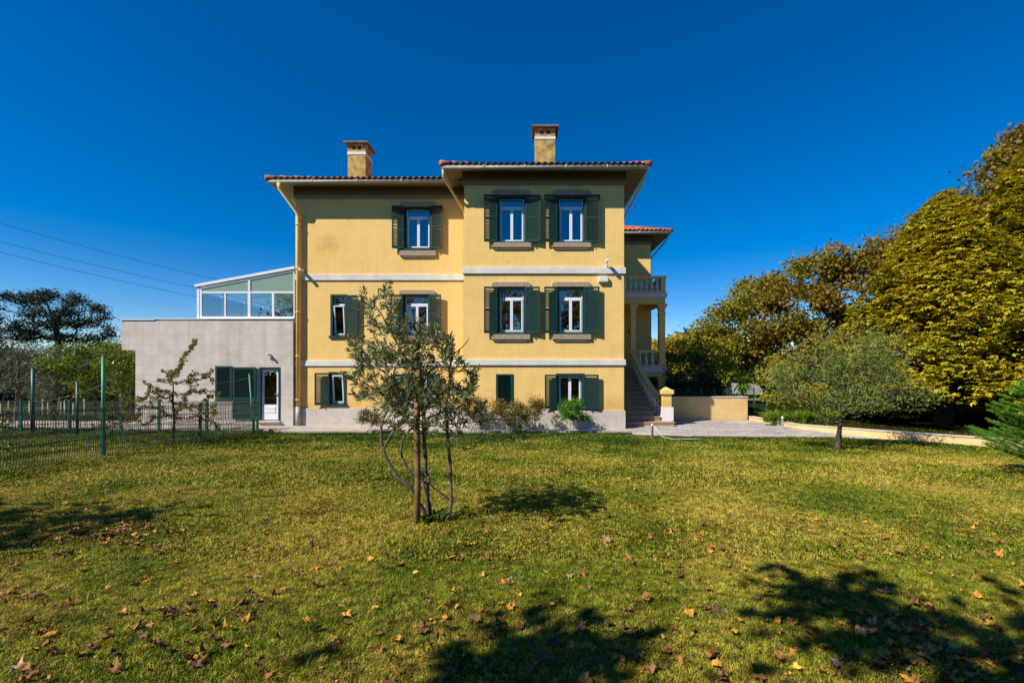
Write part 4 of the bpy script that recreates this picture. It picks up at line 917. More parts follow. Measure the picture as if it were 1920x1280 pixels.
# golden conifers
def conifer(px, pyb, Y, pytop, rpx, label, z0, nsp=5200, skirt=.06):
    base = np.array([(px-CX)*Y/F, Y, z0]); top = ZC-(pytop-CY)*Y/F; H = top-z0; Rm = rpx*Y/F
    t = thing('golden_conifer', tuple(base), label, 'conifer', 'golden conifers by the drive')
    paths = [(np.array([base+[0, 0, -.2], base+[.05, 0, H*.3], base+[0, .05, H*.65], base+[0, 0, H*.97]]), np.array([.34, .26, .14, .03]))]
    # whorled boughs, each carrying flat drooping sprays
    C_, D_, T_ = [], [], []
    nb = 900
    for i in range(nb):
        u = rng.uniform(0, 1)**.85; az_ = rng.uniform(0, 2*np.pi); h = skirt*H+(1-skirt)*H*u; rad = Rm*(1-u)**.80*(rng.uniform(.74, 1.06)+.07*math.sin(3*az_+h*1.9))+.15
        dr = np.array([np.cos(az_), np.sin(az_), 0]); k = 6; s = np.linspace(0, 1, k)
        pts = base+np.array([0, 0, h])[None]+dr[None]*(rad*s)[:, None]+np.array([0, 0, 1.])[None]*((-.10*rad*s+.22*rad*s**2)[:, None]); pts[:, 2] = np.maximum(pts[:, 2], z0+.35)
        paths.append((pts, np.linspace(.03, .006, k)*(.6+.4*rad/Rm)))
        m_ = int(nsp/nb*(.35+rad/Rm)*1.1); s = rng.uniform(.3, 1, m_)**.40; sd = np.cross(dr, [0, 0, 1.]); wdt = (.20+.13*rad*(1.15-s))*rng.normal(0, .6, m_)
        c = base+np.array([0, 0, h])+dr*(rad*s)[:, None]+sd*wdt[:, None]+np.array([0, 0, 1.])*((-.10*rad*s+.22*rad*s**2+rng.normal(0, .13, m_)-.25*np.abs(wdt))[:, None])
        d = norm(dr[None]+sd[None]*(wdt*1.3)[:, None]+rng.normal(0, .42, (m_, 3))); C_.append(c); D_.append(d); T_.append(s)
    V, Q = tubes_np(paths, 5); npmesh('trunk', V, Q, 'bark', t, smooth=True)
    c = np.concatenate(C_); d = np.concatenate(D_); s = np.concatenate(T_); c[:, 2] = np.maximum(c[:, 2], z0+.3)
    def sprays(c, d, nl, size, mat):
        n = len(c); sd = norm(np.cross(d, np.array([0, 0, 1.])+rng.normal(0, .25, (n, 3)))); nn = np.cross(sd, d)
        vs = []
        for q in range(nl):
            a = (q-(nl-1)/2)/(nl-1)*2.2+rng.normal(0, .15, n); dd = d*np.cos(a)[:, None]+sd*np.sin(a)[:, None]; ss = np.cross(nn, dd)
            L = size*rng.uniform(.6, 1.4, n)*(1-.25*abs(q-(nl-1)/2)/nl); w_ = L*.20
            p0 = c; p1 = c+dd*(L*.55)[:, None]+nn*(L*.06)[:, None]; p2 = c+dd*L[:, None]-nn*(L*.10)[:, None]-np.array([0, 0, .12])*L[:, None]
            vs.append(np.stack([p0, p1-ss*w_[:, None], p2, p1+ss*w_[:, None]], 1))
        V = np.stack(vs, 1).reshape(-1, 3); npmesh('crown', V, np.arange(len(V)).reshape(-1, 4), mat, t)
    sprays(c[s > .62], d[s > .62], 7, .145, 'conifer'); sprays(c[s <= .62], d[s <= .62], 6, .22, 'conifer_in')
    return t
conifer(1768, 785, 18.0, 372, 222, 'broad golden conifer with its dark trunk showing, behind the olive tree', .15, 42000, .06)
conifer(2010, 800, 18.8, 185, 262, 'taller golden conifer filling the right edge of the view', .15, 56000, .05)

# olive tree on the lawn
ox, oy, oz = onlawn(1572, 843); k_ = oy
ol = [E(1600, 700, k_, 70, 44), E(1500, 700, k_, 46, 40), E(1455, 725, k_+.2, 26, 24), E(1675, 722, k_+.1, 50, 34), E(1715, 745, k_, 26, 20), E(1655, 636, k_, 34, 26), E(1620, 660, k_, 50, 34), E(1560, 650, k_-.2, 42, 32), E(1590, 680, k_+.3, 80, 40), E(1510, 655, k_+.3, 22, 18), E(1590, 745, k_-.4, 76, 26), E(1530, 745, k_, 40, 24), E(1640, 690, k_+.4, 40, 34), E(1480, 745, k_, 26, 20)]
tree('olive_tree', (ox, oy, oz), ol, ['olive'], 'small grey-green olive tree with a short dark trunk on the lawn', 'tree', rough_=.17, gap=2.6, gth=-1.15, per=60, nleaf=60, cr=.34, L=.10, Wd=.021, trunk_r=.085, r_tip=.0045, bark='bark', top=.2, lo=.2, wob=.16, tips_n=260, jit=.55,
     trunk=[(ox-.02, oy, oz-.1), (ox, oy, oz+.3), (ox+.06, oy, oz+.75), (ox+.12, oy+.02, oz+1.0), (ox+.05, oy, oz+1.3)], upb=.5)

# hedge, yuccas, small bush, strap-leaved plants behind the yard
ORD = ['first', 'second', 'third', 'fourth', 'fifth', 'sixth', 'seventh', 'eighth', 'ninth', 'tenth', 'eleventh', 'twelfth', 'thirteenth', 'fourteenth']
def bush(name, ells, base, mat, label, cat, per=20, nleaf=40, cr=.22, L=.08, Wd=.045, group=None, stems=10, bark='greybark', **k):
    t = thing(name, base, label, cat, group); P = shell_clumps(ells, per, k.get('lo', .4)); P = P[P[:, 2] > base[2]+.05]
    b = np.array(base, float); c0 = np.array(ells[0][0]); h = c0[2]-b[2]
    tips = P[rng.permutation(len(P))[:k.get('tips', 60)]]; paths = []
    paths, _, _ = grow([b+np.array([0, 0, -.05]), b+np.array([0, 0, .08*h]), b+np.array([.02, 0, .2*h])], tips, r_tip=k.get('r_tip', .004), r_exp=.35, wob=.12, step=.15, pen=.0, rmax=k.get('rmax', .02))
    V, Q = tubes_np(paths, 4); npmesh('stems', V, Q, bark, t, smooth=True)
    V, Q = crown(P, nleaf, cr, L, Wd, squash=.8, upb=.5); npmesh('foliage', V, Q, mat, t); return t
bush('clipped_hedge', [E(1290, 705, 23.5, 46, 48), E(1262, 700, 23.5, 34, 40), E(1318, 735, 23.5, 42, 40), E(1290, 745, 23.5, 70, 40), E(1350, 748, 23.6, 32, 24)], W(1290, 772, 23.5)[:2]+(0,), 'hedge', 'dark rounded hedge behind the ochre garden wall', 'hedge', per=26, nleaf=60, cr=.3, L=.10, Wd=.06, lo=.7)
bush('golden_bush', [E(1330, 672, 30, 52, 28), E(1285, 660, 30, 44, 22), E(1350, 700, 30, 36, 36), E(1300, 700, 30, 60, 45)], W(1320, 760, 30)[:2]+(0,), 'goldbush', 'bright yellow-green bush rising behind the dark hedge', 'bush', per=12, nleaf=50, cr=.4, L=.15, Wd=.10, lo=.6)
bush('golden_bush', [E(1450, 728, 19.3, 28, 30), E(1470, 700, 19.3, 30, 30), E(1440, 700, 19.4, 16, 24), E(1490, 730, 19.4, 30, 30)], W(1452, 785, 19.3)[:2]+(.13,), 'goldbush', 'yellow-green bush half hidden behind the left side of the olive tree', 'bush', per=30, nleaf=40, cr=.28, L=.11, Wd=.07)
for px, Y, pt, lb in ((1366, 21.75, 682, 'taller yucca on the left of the pair, behind the garden wall'), (1392, 21.7, 703, 'shorter yucca on the right of the pair, behind the garden wall')):
    X = (px-CX)*Y/F; zt = ZC-(pt-CY)*Y/F-.40; t = thing('yucca', (X, Y, 0), lb, 'yucca', 'yuccas behind the garden wall')
    m = MB(); m.tube([(X, Y, -.1), (X+.03, Y, zt*.5), (X, Y, zt)], [.14, .11, .10], 9); m.build('trunk', 'bark', t)
    n = 420; d = norm(rng.normal(size=(n, 3))+np.array([0, -.1, .45])); L = rng.uniform(.45, .75, n); c0 = np.array([X, Y, zt+.05]); sd = norm(np.cross(d, [0, 0, 1.]))
    q = np.stack([c0+d*.03-sd*.012, c0+d*.03+sd*.012, c0+d*(L*.6)[:, None]+sd*.03, c0+d*(L*.6)[:, None]-sd*.03, c0+d*L[:, None]-np.array([0, 0, .10])*L[:, None]], 1)
    V = q.reshape(-1, 3); b_ = np.arange(n)[:, None]*5; Q = np.concatenate([b_+np.array([0, 1, 2, 3]), b_+np.array([3, 2, 4, 4])], 0)
    me = MB(); me.v = [tuple(v) for v in V]; me.f = [tuple(r[:4]) if r[2] != r[3] else tuple(r[:3]) for r in Q.tolist()]; me.mi = [0]*len(me.f); me.sm = [False]*len(me.f); me.build('crown', 'strap', t)
def strap(X, Y, z, label, h=.5, n=60, grp='strap-leaved plants in front of the bushes', mat='strap', name='agapanthus'):
    m = MB()
    for _ in range(n):
        a = rng.uniform(0, 2*np.pi); L = h*rng.uniform(.7, 1.35); lean = rng.uniform(.25, .95); dx, dy = np.cos(a), np.sin(a); w_ = .014; px_, py_ = -dy*w_, dx*w_; ox_, oy_ = rng.normal(0, .05, 2)
        pr = [(0, 0), (.35*lean, .5), (.75*lean, .72), (1.15*lean, .60)]
        vs = []
        for i, (r_, z_) in enumerate(pr):
            k = (1, 1.2, .9, .15)[i]; vs += [(X+ox_+dx*r_*L-px_*k, Y+oy_+dy*r_*L-py_*k, z+z_*L), (X+ox_+dx*r_*L+px_*k, Y+oy_+dy*r_*L+py_*k, z+z_*L)]
        m.add(vs, [(0, 1, 3, 2), (2, 3, 5, 4), (4, 5, 7, 6)], True)
    return tag(m.build(name, mat, None, (X, Y, z)), label, 'plant', grp)
pos = [1438, 1450, 1463, 1478, 1494, 1508, 1522, 1536, 1551, 1564]
for i, px in enumerate(pos):
    Y = 18.6+.2*math.sin(i*2.1)
    ords = ['first', 'second', 'third', 'fourth', 'fifth', 'sixth', 'seventh', 'eighth', 'ninth', 'tenth']
    strap((px-CX)*Y/F, Y, .13, f'{ords[i]} from the left of the bright strap-leaved plants below the golden bush', .45+.08*math.sin(i*1.7))
# fence and far things beyond the yard
t = thing('railing_fence', W(1250, 745, 24.9)[:2]+(0,), 'thin green wire fence above the ochre garden wall', 'fence')
m = MB()
for i in range(9): X = 6.3+i*.6; m.box(X-.02, X+.02, 21.3, 21.34, 0, 1.42)
m.build('posts', 'fencegreen', t)
V, Q = tubes_np([(np.array([[6.3+.05*i, 21.32, 0], [6.3+.05*i, 21.32, 1.36]]), np.full(2, .0025)) for i in range(98)]+[(np.array([[6.3, 21.32, z], [11.1, 21.32, z]]), np.full(2, .004)) for z in (1.0, 1.1, 1.2, 1.36)], 3); npmesh('mesh_panel', V, Q, 'fencegreen', t)
hut = thing('garden_shed', W(1415, 760, 34)[:2]+(0,), 'low brick shed with a pale curved roof glimpsed beyond the yuccas', 'shed')
m = MB(); m.box(*sorted(((1395-CX)*34/F, (1426-CX)*34/F)), 34, 37, 0, .55); m.build('wall', 'granite', hut)
m = MB(); xs = [(1392-CX)*34/F, (1428-CX)*34/F]; n = 10
for i in range(n):
    a, b = math.pi*i/n, math.pi*(i+1)/n; c0 = (xs[0]+xs[1])/2; r_ = (xs[1]-xs[0])/2
    m.add([(c0-r_*math.cos(a), 33.8, .55+.75*math.sin(a)), (c0-r_*math.cos(b), 33.8, .55+.75*math.sin(b)), (c0-r_*math.cos(b), 37.2, .55+.75*math.sin(b)), (c0-r_*math.cos(a), 37.2, .55+.75*math.sin(a)), (c0-r_*math.cos(a), 33.8, .55), (c0-r_*math.cos(b), 33.8, .55)], [(0, 1, 2, 3), (0, 4, 5, 1)])
m.build('roof', 'gutter', hut)

# far background planting that closes the horizon
M['farwood'] = foliage('distant_woodland_leaves', [(.018, .035, .010), (.04, .06, .014), (.08, .08, .018)], .2, .7, .15)
def belt(name, x0, x1, Y, h, n, label, mat='farwood', L=.5, lo=0.0, dep=4):
    P = np.stack([rng.uniform(x0, x1, n), Y+rng.uniform(-dep/2, dep/2, n), np.zeros(n)], 1); hh = h*(.75+.25*np.sin(P[:, 0]*.35)+.12*np.sin(P[:, 0]*1.3)); P[:, 2] = rng.uniform(lo, 1, n)**.7*hh
    V, Q = crown(P, 14, L*2.2, L, L*.7); o = npmesh(name, V, Q, mat, None, ((x0+x1)/2, Y, 0)); return tag(o, label, 'woodland', None, 'stuff')
belt('woodland', 8, 75, 58, 7, 2600, 'dark far-off woodland behind the plane trees')
belt('woodland', -110, -20, 75, 6.3, 4600, 'far-off belt of dark woodland behind the left garden')
belt('undergrowth', 18, 45, 27, 3.4, 1700, 'dark shrubbery under the plane trees and conifers', 'hedge', .22)
belt('undergrowth', 10.5, 20, 40, 2.6, 600, 'dark shrubbery below the farthest plane trees', 'hedge', .25)
belt('undergrowth', -46, -17, 36, 1.9, 1300, 'low dark shrubbery behind the citrus trees', 'hedge', .2)

# left: umbrella-shaped pine, citrus trees, grey tree
YPn = 62
pn = [E(*q) for q in ((40, 562, YPn, 34, 8), (75, 556, YPn, 40, 8), (120, 562, YPn, 40, 9), (155, 580, YPn, 34, 9), (183, 600, YPn, 26, 9), (203, 622, YPn, 15, 8), (85, 588, YPn-2, 46, 8), (20, 592, YPn, 34, 9), (135, 606, YPn-1, 40, 8), (50, 612, YPn-1, 46, 9), (100, 628, YPn, 46, 9), (165, 634, YPn, 32, 8), (20, 630, YPn, 34, 10), (-20, 600, YPn, 24, 12), (2, 575, YPn, 18, 7))]
tree('umbrella_pine', (W(108, 700, YPn)[0], YPn, 0), [(p_[0], (p_[1][0], p_[1][0]*.8, p_[1][2])) for p_ in pn], 'pine', 'wide flat-topped dark pine far off on the left skyline', 'tree', per=5.5, nleaf=100, cr=.85, L=.32, Wd=.14, gap=.5, rough_=.03, gth=-1.8, trunk_r=.42, r_tip=.05, lo=.55, top=.0, tips_n=200,
     trunk=[W(108, 728, YPn), W(110, 690, YPn), W(112, 655, YPn), W(108, 630, YPn), W(100, 610, YPn)])
c1 = tree('citrus_tree', W(176, 766, 21.5)[:2]+(-.08,), [E(165, 680, 21.5, 62, 34), E(120, 705, 21.3, 36, 30), E(205, 668, 21.5, 34, 26), E(190, 715, 21.5, 45, 24), E(145, 660, 21.5, 24, 18)], 'citrus', 'green citrus tree with a few oranges behind the tallest pole', 'tree', per=18, nleaf=80, cr=.34, L=.13, Wd=.075, trunk_r=.09, r_tip=.01, tips_n=110)
for px, py in ((149, 711), (111, 716), (224, 681), (139, 744), (128, 742), (152, 707)):
    m = MB(); m.lathe([(.015, -.045), (.04, -.025), (.047, 0), (.04, .028), (.015, .045)], W(px, py, 20.6), 10); m.build('fruit', 'fruit', c1)
tree('citrus_tree', W(246, 770, 24)[:2]+(-.08,), [E(243, 680, 24, 30, 28), E(238, 715, 24, 32, 30), E(262, 700, 24, 30, 30)], 'citrus', 'smaller yellowish citrus tree close to the annex overhang', 'tree', per=18, nleaf=80, cr=.34, L=.13, Wd=.075, trunk_r=.09, r_tip=.01, tips_n=80)
tree('grey_leaved_tree', W(30, 766, 20.5)[:2]+(-.08,), [E(35, 690, 20.5, 60, 36), E(80, 675, 20.8, 36, 26), E(-15, 690, 20.5, 50, 40), E(60, 725, 20.3, 42, 22), E(10, 655, 20.6, 36, 22)], 'greyleaf', 'grey-leaved twiggy tree at the left edge behind the wire fence', 'tree', per=20, nleaf=80, cr=.35, L=.11, Wd=.04, trunk_r=.12, r_tip=.012, bark='greybark', tips_n=150)
tree('grey_leaved_tree', W(112, 766, 27)[:2]+(-.08,), [E(110, 680, 27, 50, 34), E(60, 670, 27, 46, 26), E(150, 700, 27, 40, 30), E(80, 715, 27, 50, 26)], 'greyleaf', 'grey-green tree behind the gap between the citrus and the left edge tree', 'tree', per=16, nleaf=80, cr=.4, L=.12, Wd=.05, trunk_r=.12, r_tip=.012, bark='greybark', tips_n=100)
# row of pale stakes at the back of the fruit garden
for i in range(14):
    X = -27.5+i*.42+rng.normal(0, .12); h = rng.uniform(.45, .85); m = MB(); m.box(X-.03, X+.03, 24.0, 24.03, -.1, h); m.add([(X-.03, 24.0, h), (X+.03, 24.0, h), (X, 24.0, h+.08), (X-.03, 24.03, h), (X+.03, 24.03, h), (X, 24.03, h+.08)], [(0, 1, 2), (3, 5, 4), (0, 2, 5, 3), (1, 4, 5, 2)])
    tag(m.build('wooden_stake', 'plinth', None, (X, 24, -.08)), f'{ORD[i]} pale wooden stake from the left in the row behind the fruit garden', 'stake', 'pale stakes behind the fruit garden')
far = thing('farm_building', W(215, 715, 48)[:2]+(0,), 'far-off low building with a red roof and ochre wall behind the citrus tree', 'building')
m = MB(); m.box(-43.5, -39, 48, 53, 0, 1.3); m.build('wall', 'wallyellow', far)
m = MB(); m.add([(-43.8, 47.6, 1.3), (-38.7, 47.6, 1.3), (-38.7, 50.5, 2.2), (-43.8, 50.5, 2.2), (-43.8, 53.4, 1.3), (-38.7, 53.4, 1.3)], [(0, 1, 2, 3), (3, 2, 5, 4), (0, 3, 4), (1, 5, 2)]); m.build('roof', 'tile', far)

# ------------------------------------------------------------------ sparse pear tree by the fence
def twiggy(name, trunk, tips, label, cat, leafmat, bark, r_tip, rmax, lpt, spread, L, Wd, wob=.12, sag=.1, pen=.35, step=.2, jit=.6, extra=None, expo=.42, flat=None, crown_name='crown', along=2):
    t = thing(name, tuple(trunk[0]), label, cat); tips = np.array(tips, float)
    paths, P, ends = grow([np.array(q) for q in trunk], tips, r_tip=r_tip, r_exp=expo, wob=wob, sag=sag, pen=pen, step=step, rmax=rmax)
    allp = paths+(extra or []); V, Q = tubes_np(allp, 6); npmesh('trunk', V, Q, bark, t, smooth=True)
    C_, D_ = [], []
    for p, r in paths[1:]:
        seg = p[-along-1:] if len(p) > along else p
        for a, b in zip(seg[:-1], seg[1:]):
            d = b-a; n = max(1, int(lpt*np.linalg.norm(d)/spread)); u = rng.uniform(0, 1, n)[:, None]; s = norm(rng.normal(size=(n, 3))); s = s-norm(d)*(s @ norm(d))[:, None]; s = norm(s)
            dl = norm(norm(d)*.75+s*.8); C_.append(a+d*u+dl*L*.5+s*.004); D_.append(dl)
        C_.append(p[-1:]+norm(p[-1:]-p[-2:-1])*L*.4); D_.append(norm(p[-1:]-p[-2:-1]))
    V, Q = leaves(np.concatenate(C_), np.concatenate(D_), L, Wd, jit*.35, flat); npmesh(crown_name, V, Q, leafmat, t); return t
tx, ty, tz = onlawn(325, 832); kk = ty
def near(lst, Y, dy, n=1):
    out = []
    for q in lst:
        for _ in range(n): out.append(W(q[0]+rng.normal(0, 3), q[1]+rng.normal(0, 3), Y+rng.uniform(-dy, dy)))
    return out
pt = [(356, 645), (350, 660), (345, 675), (366, 640), (340, 690), (362, 700), (395, 693), (385, 705), (372, 715), (398, 712), (410, 735), (395, 740), (402, 760), (380, 735), (360, 735), (350, 740), (310, 697), (320, 705), (302, 715), (292, 730), (275, 720), (278, 740), (265, 750), (285, 752), (300, 745), (320, 735), (240, 757), (225, 775), (250, 785), (235, 790), (262, 775), (210, 765), (200, 795), (190, 780), (272, 790), (290, 780), (340, 760), (355, 765), (370, 780), (392, 790), (330, 770), (408, 800), (350, 720), (330, 700), (375, 760), (225, 745), (400, 775), (180, 800), (300, 765)]
twiggy('pear_tree', [(tx, ty, tz-.1), (tx, ty, tz+.25), (tx+.03, ty, tz+.75), (tx-.02, ty, tz+1.2), (tx+.0, ty, tz+1.75)], near(pt, kk, .8, 3), 'sparse-leaved young fruit tree with dark branches just behind the wire fence', 'tree', 'pear', 'bark', .0042, .07, 8, .12, .095, .042, wob=.16, pen=.2, step=.18, jit=1.2, along=3)
fpt = [(0, 780), (15, 765), (25, 790), (-10, 800), (30, 815), (10, 830), (-20, 770), (20, 770), (35, 835), (-15, 840), (5, 800), (28, 850)]
twiggy('young_fruit_tree', [(-13.2, 11.2, .1), (-13.2, 11.2, .5), (-13.0, 11.2, .9)], near([(a, b) for a, b in fpt], 11.2, .6, 2), 'small fruit tree at the left edge behind the fence', 'tree', 'pear', 'bark', .006, .04, 5, .12, .08, .04, along=3)

# ------------------------------------------------------------------ shrubs against the plinth
def hb(px, pyb, ellp, mat, label, name='garden_shrub', **k):
    Yb = 16.75; X = (px-CX)*Yb/F; b = (X, Yb, float(g(X, Yb))); return bush(name, [E(*q[:2], Yb, *q[2:]) for q in ellp], b, mat, label, 'shrub', group='shrubs along the villa plinth', **k)
hb(690, 800, [(690, 782, 22, 13), (675, 785, 14, 9), (706, 788, 14, 9)], 'shrubred', 'low reddish-green shrub against the plinth, left of the near tree', per=90, nleaf=110, cr=.17, L=.065, Wd=.032, tips=80)
hb(884, 808, [(884, 760, 28, 24), (870, 745, 18, 16), (900, 772, 24, 16), (862, 775, 18, 16)], 'shrubred', 'tall sparse reddish shrub seen through the right side of the near tree', per=60, nleaf=75, cr=.2, L=.07, Wd=.032, tips=110)
hb(962, 808, [(955, 770, 30, 20), (940, 760, 18, 12), (965, 788, 26, 14)], 'shrubred', 'dense reddish shrub below the narrow closed shutter', per=80, nleaf=110, cr=.18, L=.07, Wd=.036, tips=110)
hb(1000, 806, [(1000, 765, 22, 17), (1010, 755, 14, 12), (992, 780, 16, 14)], 'shrubred', 'open rust-tinged shrub between the closed shutter and the green shrub', per=60, nleaf=100, cr=.17, L=.07, Wd=.036, tips=100)
hb(1074, 808, [(1072, 768, 28, 17), (1055, 775, 16, 12), (1095, 778, 16, 12), (1075, 758, 18, 9)], 'shrubgreen', 'rounded bright green shrub under the curtained window', per=90, nleaf=90, cr=.15, L=.07, Wd=.04, tips=120)

# ------------------------------------------------------------------ the near tree and its stake
sx, sy, sz = onlawn(783, 986)
m = MB(); m.tube([(sx, sy-.02, sz-.1), (sx+.006, sy-.02, sz+.5), (sx-.004, sy-.02, sz+1.1), (sx+.002, sy-.02, W(0, 692, sy)[2])], [.036, .034, .034, .032], 12)
tag(m.build('tree_stake', 'stakewood', None, (sx, sy, sz)), 'round brown wooden stake standing in front of the near tree', 'stake')
def stem(pts, r0, r1, dy=0., n=None):
    P = np.array([W(p_[0], p_[1], sy+dy+(p_[2] if len(p_) > 2 else 0)) for p_ in pts]); 
    # smooth the traced line
    k = len(P); tt = np.linspace(0, k-1, (k-1)*4+1); out = np.stack([np.interp(tt, np.arange(k), P[:, a]) for a in range(3)], 1)
    for _ in range(2): out[1:-1] = (out[:-2]+2*out[1:-1]+out[2:])/4
    out[1:-1] += rng.normal(0, .003, out[1:-1].shape)
    return out, np.linspace(r0, r1, len(out))*.80*(1+.10*np.sin(np.arange(len(out))*1.9+r0*900))
st = [stem([(830, 982, .1), (845, 962, .1), (846, 925, .1), (845, 880, .12), (841, 830, .1), (838, 795, .1), (836, 760, .1), (846, 715, .1), (842, 692, .1), (850, 665, .1)], .030, .014),
      stem([(812, 985, .15), (790, 950, .1), (772, 915, 0), (748, 898, 0), (732, 872, 0), (718, 843, 0), (713, 815, 0), (718, 785, 0), (728, 768, .05), (724, 740, .05), (720, 712, .1)], .030, .013),
      stem([(718, 843, 0), (732, 818, -.05), (748, 795, -.05), (762, 770, 0), (770, 742, .05)], .018, .010),
      stem([(806, 985, .12), (800, 930, .1), (790, 895, .1), (765, 880, .08), (751, 852, .08), (753, 828, .08), (768, 806, .08), (785, 785, .1), (800, 760, .1)], .022, .012),
      stem([(808, 985, .2), (801, 920, .16), (797, 860, .14), (795, 800, .14), (790, 745, .12), (786, 700, .12), (784, 655, .1), (790, 620, .1)], .034, .018),
      stem([(847, 940, .1), (822, 920, .08), (798, 900, .04), (786, 870, .1)], .014, .010),
      stem([(841, 832, .1), (858, 838, .05), (876, 842, .0), (888, 840, 0), (897, 822, 0), (906, 805, 0)], .010, .006),
      stem([(836, 795, .1), (862, 793, .15), (888, 791, .25), (915, 786, .3), (945, 786, .3), (962, 796, .3), (972, 812, .3)], .012, .006),
      stem([(800, 785, .1), (822, 775, .1), (838, 768, .1), (858, 765, .2), (872, 755, .2)], .014, .008),
      stem([(842, 692, .1), (832, 665, .1), (838, 640, .05), (848, 620, 0)], .012, .008),
      stem([(768, 806, .08), (780, 800, .1), (800, 800, .12), (825, 797, .12), (838, 810, .1)], .012, .008),
      stem([(786, 700, .12), (760, 672, .1), (742, 640, .05), (728, 610, 0), (712, 585, 0), (697, 562, -.05)], .017, .006),
      stem([(770, 742, .05), (745, 715, 0), (715, 695, -.1), (690, 670, -.15), (668, 640, -.15)], .013, .006),
      stem([(770, 742, .05), (735, 735, -.1), (700, 728, -.2), (672, 710, -.25)], .012, .006),
      stem([(850, 665, .1), (868, 650, .15), (880, 635, .2)], .010, .006)]
cells = [(752, 800, 22, 16, 14), (800, 800, 26, 16, 14), (722, 765, 16, 18, 10), (780, 745, 30, 26, 16), (828, 745, 20, 24, 12), (693, 575, 10, 26, 12), (705, 605, 10, 20, 10), (733, 600, 14, 36, 16), (752, 625, 16, 26, 14), (780, 628, 28, 24, 26), (812, 640, 16, 20, 12), (665, 655, 12, 18, 12), (690, 672, 26, 26, 26), (672, 712, 20, 14, 14),
         (720, 668, 24, 34, 26), (755, 680, 34, 34, 40), (800, 680, 34, 32, 34), (838, 662, 12, 18, 12), (848, 690, 14, 24, 14), (712, 730, 28, 20, 22), (755, 735, 40, 24, 34), (800, 735, 34, 24, 28), (760, 775, 24, 22, 18), (815, 770, 34, 26, 28), (848, 790, 26, 22, 18),
         (882, 715, 8, 22, 12), (874, 745, 14, 18, 12), (895, 775, 16, 16, 12), (855, 745, 18, 20, 14), (908, 796, 8, 10, 5), (968, 812, 9, 12, 8), (840, 645, 10, 14, 8), (722, 560, 8, 16, 5), (865, 820, 18, 10, 8), (690, 740, 18, 12, 10), (742, 880, 6, 12, 0), (803, 895, 6, 10, 5)]
tips = []
for cx_, cy_, rx_, ry_, n in cells:
    for _ in range(int(n*.88+.6)):
        a = rng.uniform(0, 2*np.pi); r_ = math.sqrt(rng.uniform(0, 1)); tips.append(W(cx_+rx_*r_*math.cos(a), cy_+ry_*r_*math.sin(a), sy+rng.normal(.05, .36)))
tips = np.array(tips)
# twigs: each tip joins the nearest limb, then ends in an upright leafy shoot
nodes = np.concatenate([p for p, r in st]); nr = np.concatenate([r for p, r in st])
twigs = []; order = np.argsort([np.min(np.linalg.norm(nodes-t_, axis=1)) for t_ in tips])
for i in order:
    t_ = tips[i]; dd = np.linalg.norm(nodes-t_, axis=1)+.8*np.maximum(0, nodes[:, 2]-t_[2]+.03); j = int(np.argmin(dd)); a = nodes[j]; L_ = np.linalg.norm(t_-a)
    upd = norm((t_-a)+np.array([0, 0, .6*L_+.03])+rng.normal(0, .12*L_+.01, 3)); k = max(3, int(L_/.06)+1); s = np.linspace(0, 1, k)[:, None]
    mid = a+(t_-a)*s+np.sin(np.pi*s)*rng.normal(0, .07*L_, 3)-np.array([0, 0, .08*L_])*np.sin(np.pi*s)
    sh = mid[-1]+upd*np.linspace(.035, rng.uniform(.06, .13), 3)[:, None]; p_ = np.concatenate([mid, sh]); r1 = min(nr[j]*.8, .003+.010*L_)
    twigs.append((p_, np.linspace(r1, .0018, len(p_)))); nodes = np.concatenate([nodes, p_[1:]]); nr = np.concatenate([nr, twigs[-1][1][1:]])
nt_ = thing('evergreen_tree', (sx, sy+.12, sz), 'young grey-green evergreen with curling stems in the middle of the lawn', 'tree')
V, Q = tubes_np(st+twigs, 7); npmesh('trunk', V, Q, 'greybark', nt_, smooth=True)
C_, D_ = [], []
for p_, r in twigs:
    seg = p_[-6:]; d = seg[-1]-seg[0]; ln = max(np.linalg.norm(d), .08); n = int(11+ln*75); u = rng.uniform(.0, 1, n)**.8; idx = u*(len(seg)-1); i0 = np.minimum(idx.astype(int), len(seg)-2); c = seg[i0]+(seg[i0+1]-seg[i0])*(idx-i0)[:, None]
    ax_ = norm(d); s = rng.normal(size=(n, 3)); s = norm(s-ax_*(s @ ax_)[:, None]); ang_ = rng.uniform(.35, 1.0, n)[:, None]; dl = ax_*np.cos(ang_)+s*np.sin(ang_); C_.append(c+dl*.030); D_.append(dl)
c = np.concatenate(C_); d = np.concatenate(D_); n = len(c); L_ = rng.uniform(.05, .09, n)[:, None]; s = norm(np.cross(d, rng.normal(size=(n, 3)))); nn = np.cross(s, d); w_ = L_*.082
bend = np.array([0, 0, -.05])*L_
q = np.stack([c-d*L_*.5, c-d*L_*.1+s*w_*.8+nn*w_*.3, c+d*L_*.28+s*w_*1.1+nn*w_*.3, c+d*L_*.5+bend, c+d*L_*.28-s*w_*1.1+nn*w_*.3, c-d*L_*.1-s*w_*.8+nn*w_*.3], 1).reshape(-1, 3)
b_ = np.arange(n)[:, None]*6; npmesh('crown', q, np.concatenate([b_+np.array([0, 1, 2, 3]), b_+np.array([0, 3, 4, 5])]), 'protea', nt_)
strap(sx+.16, sy+.08, sz, 'tuft of dark upright grass at the foot of the near tree', .16, 70, None, 'tuft', 'grass_tuft')

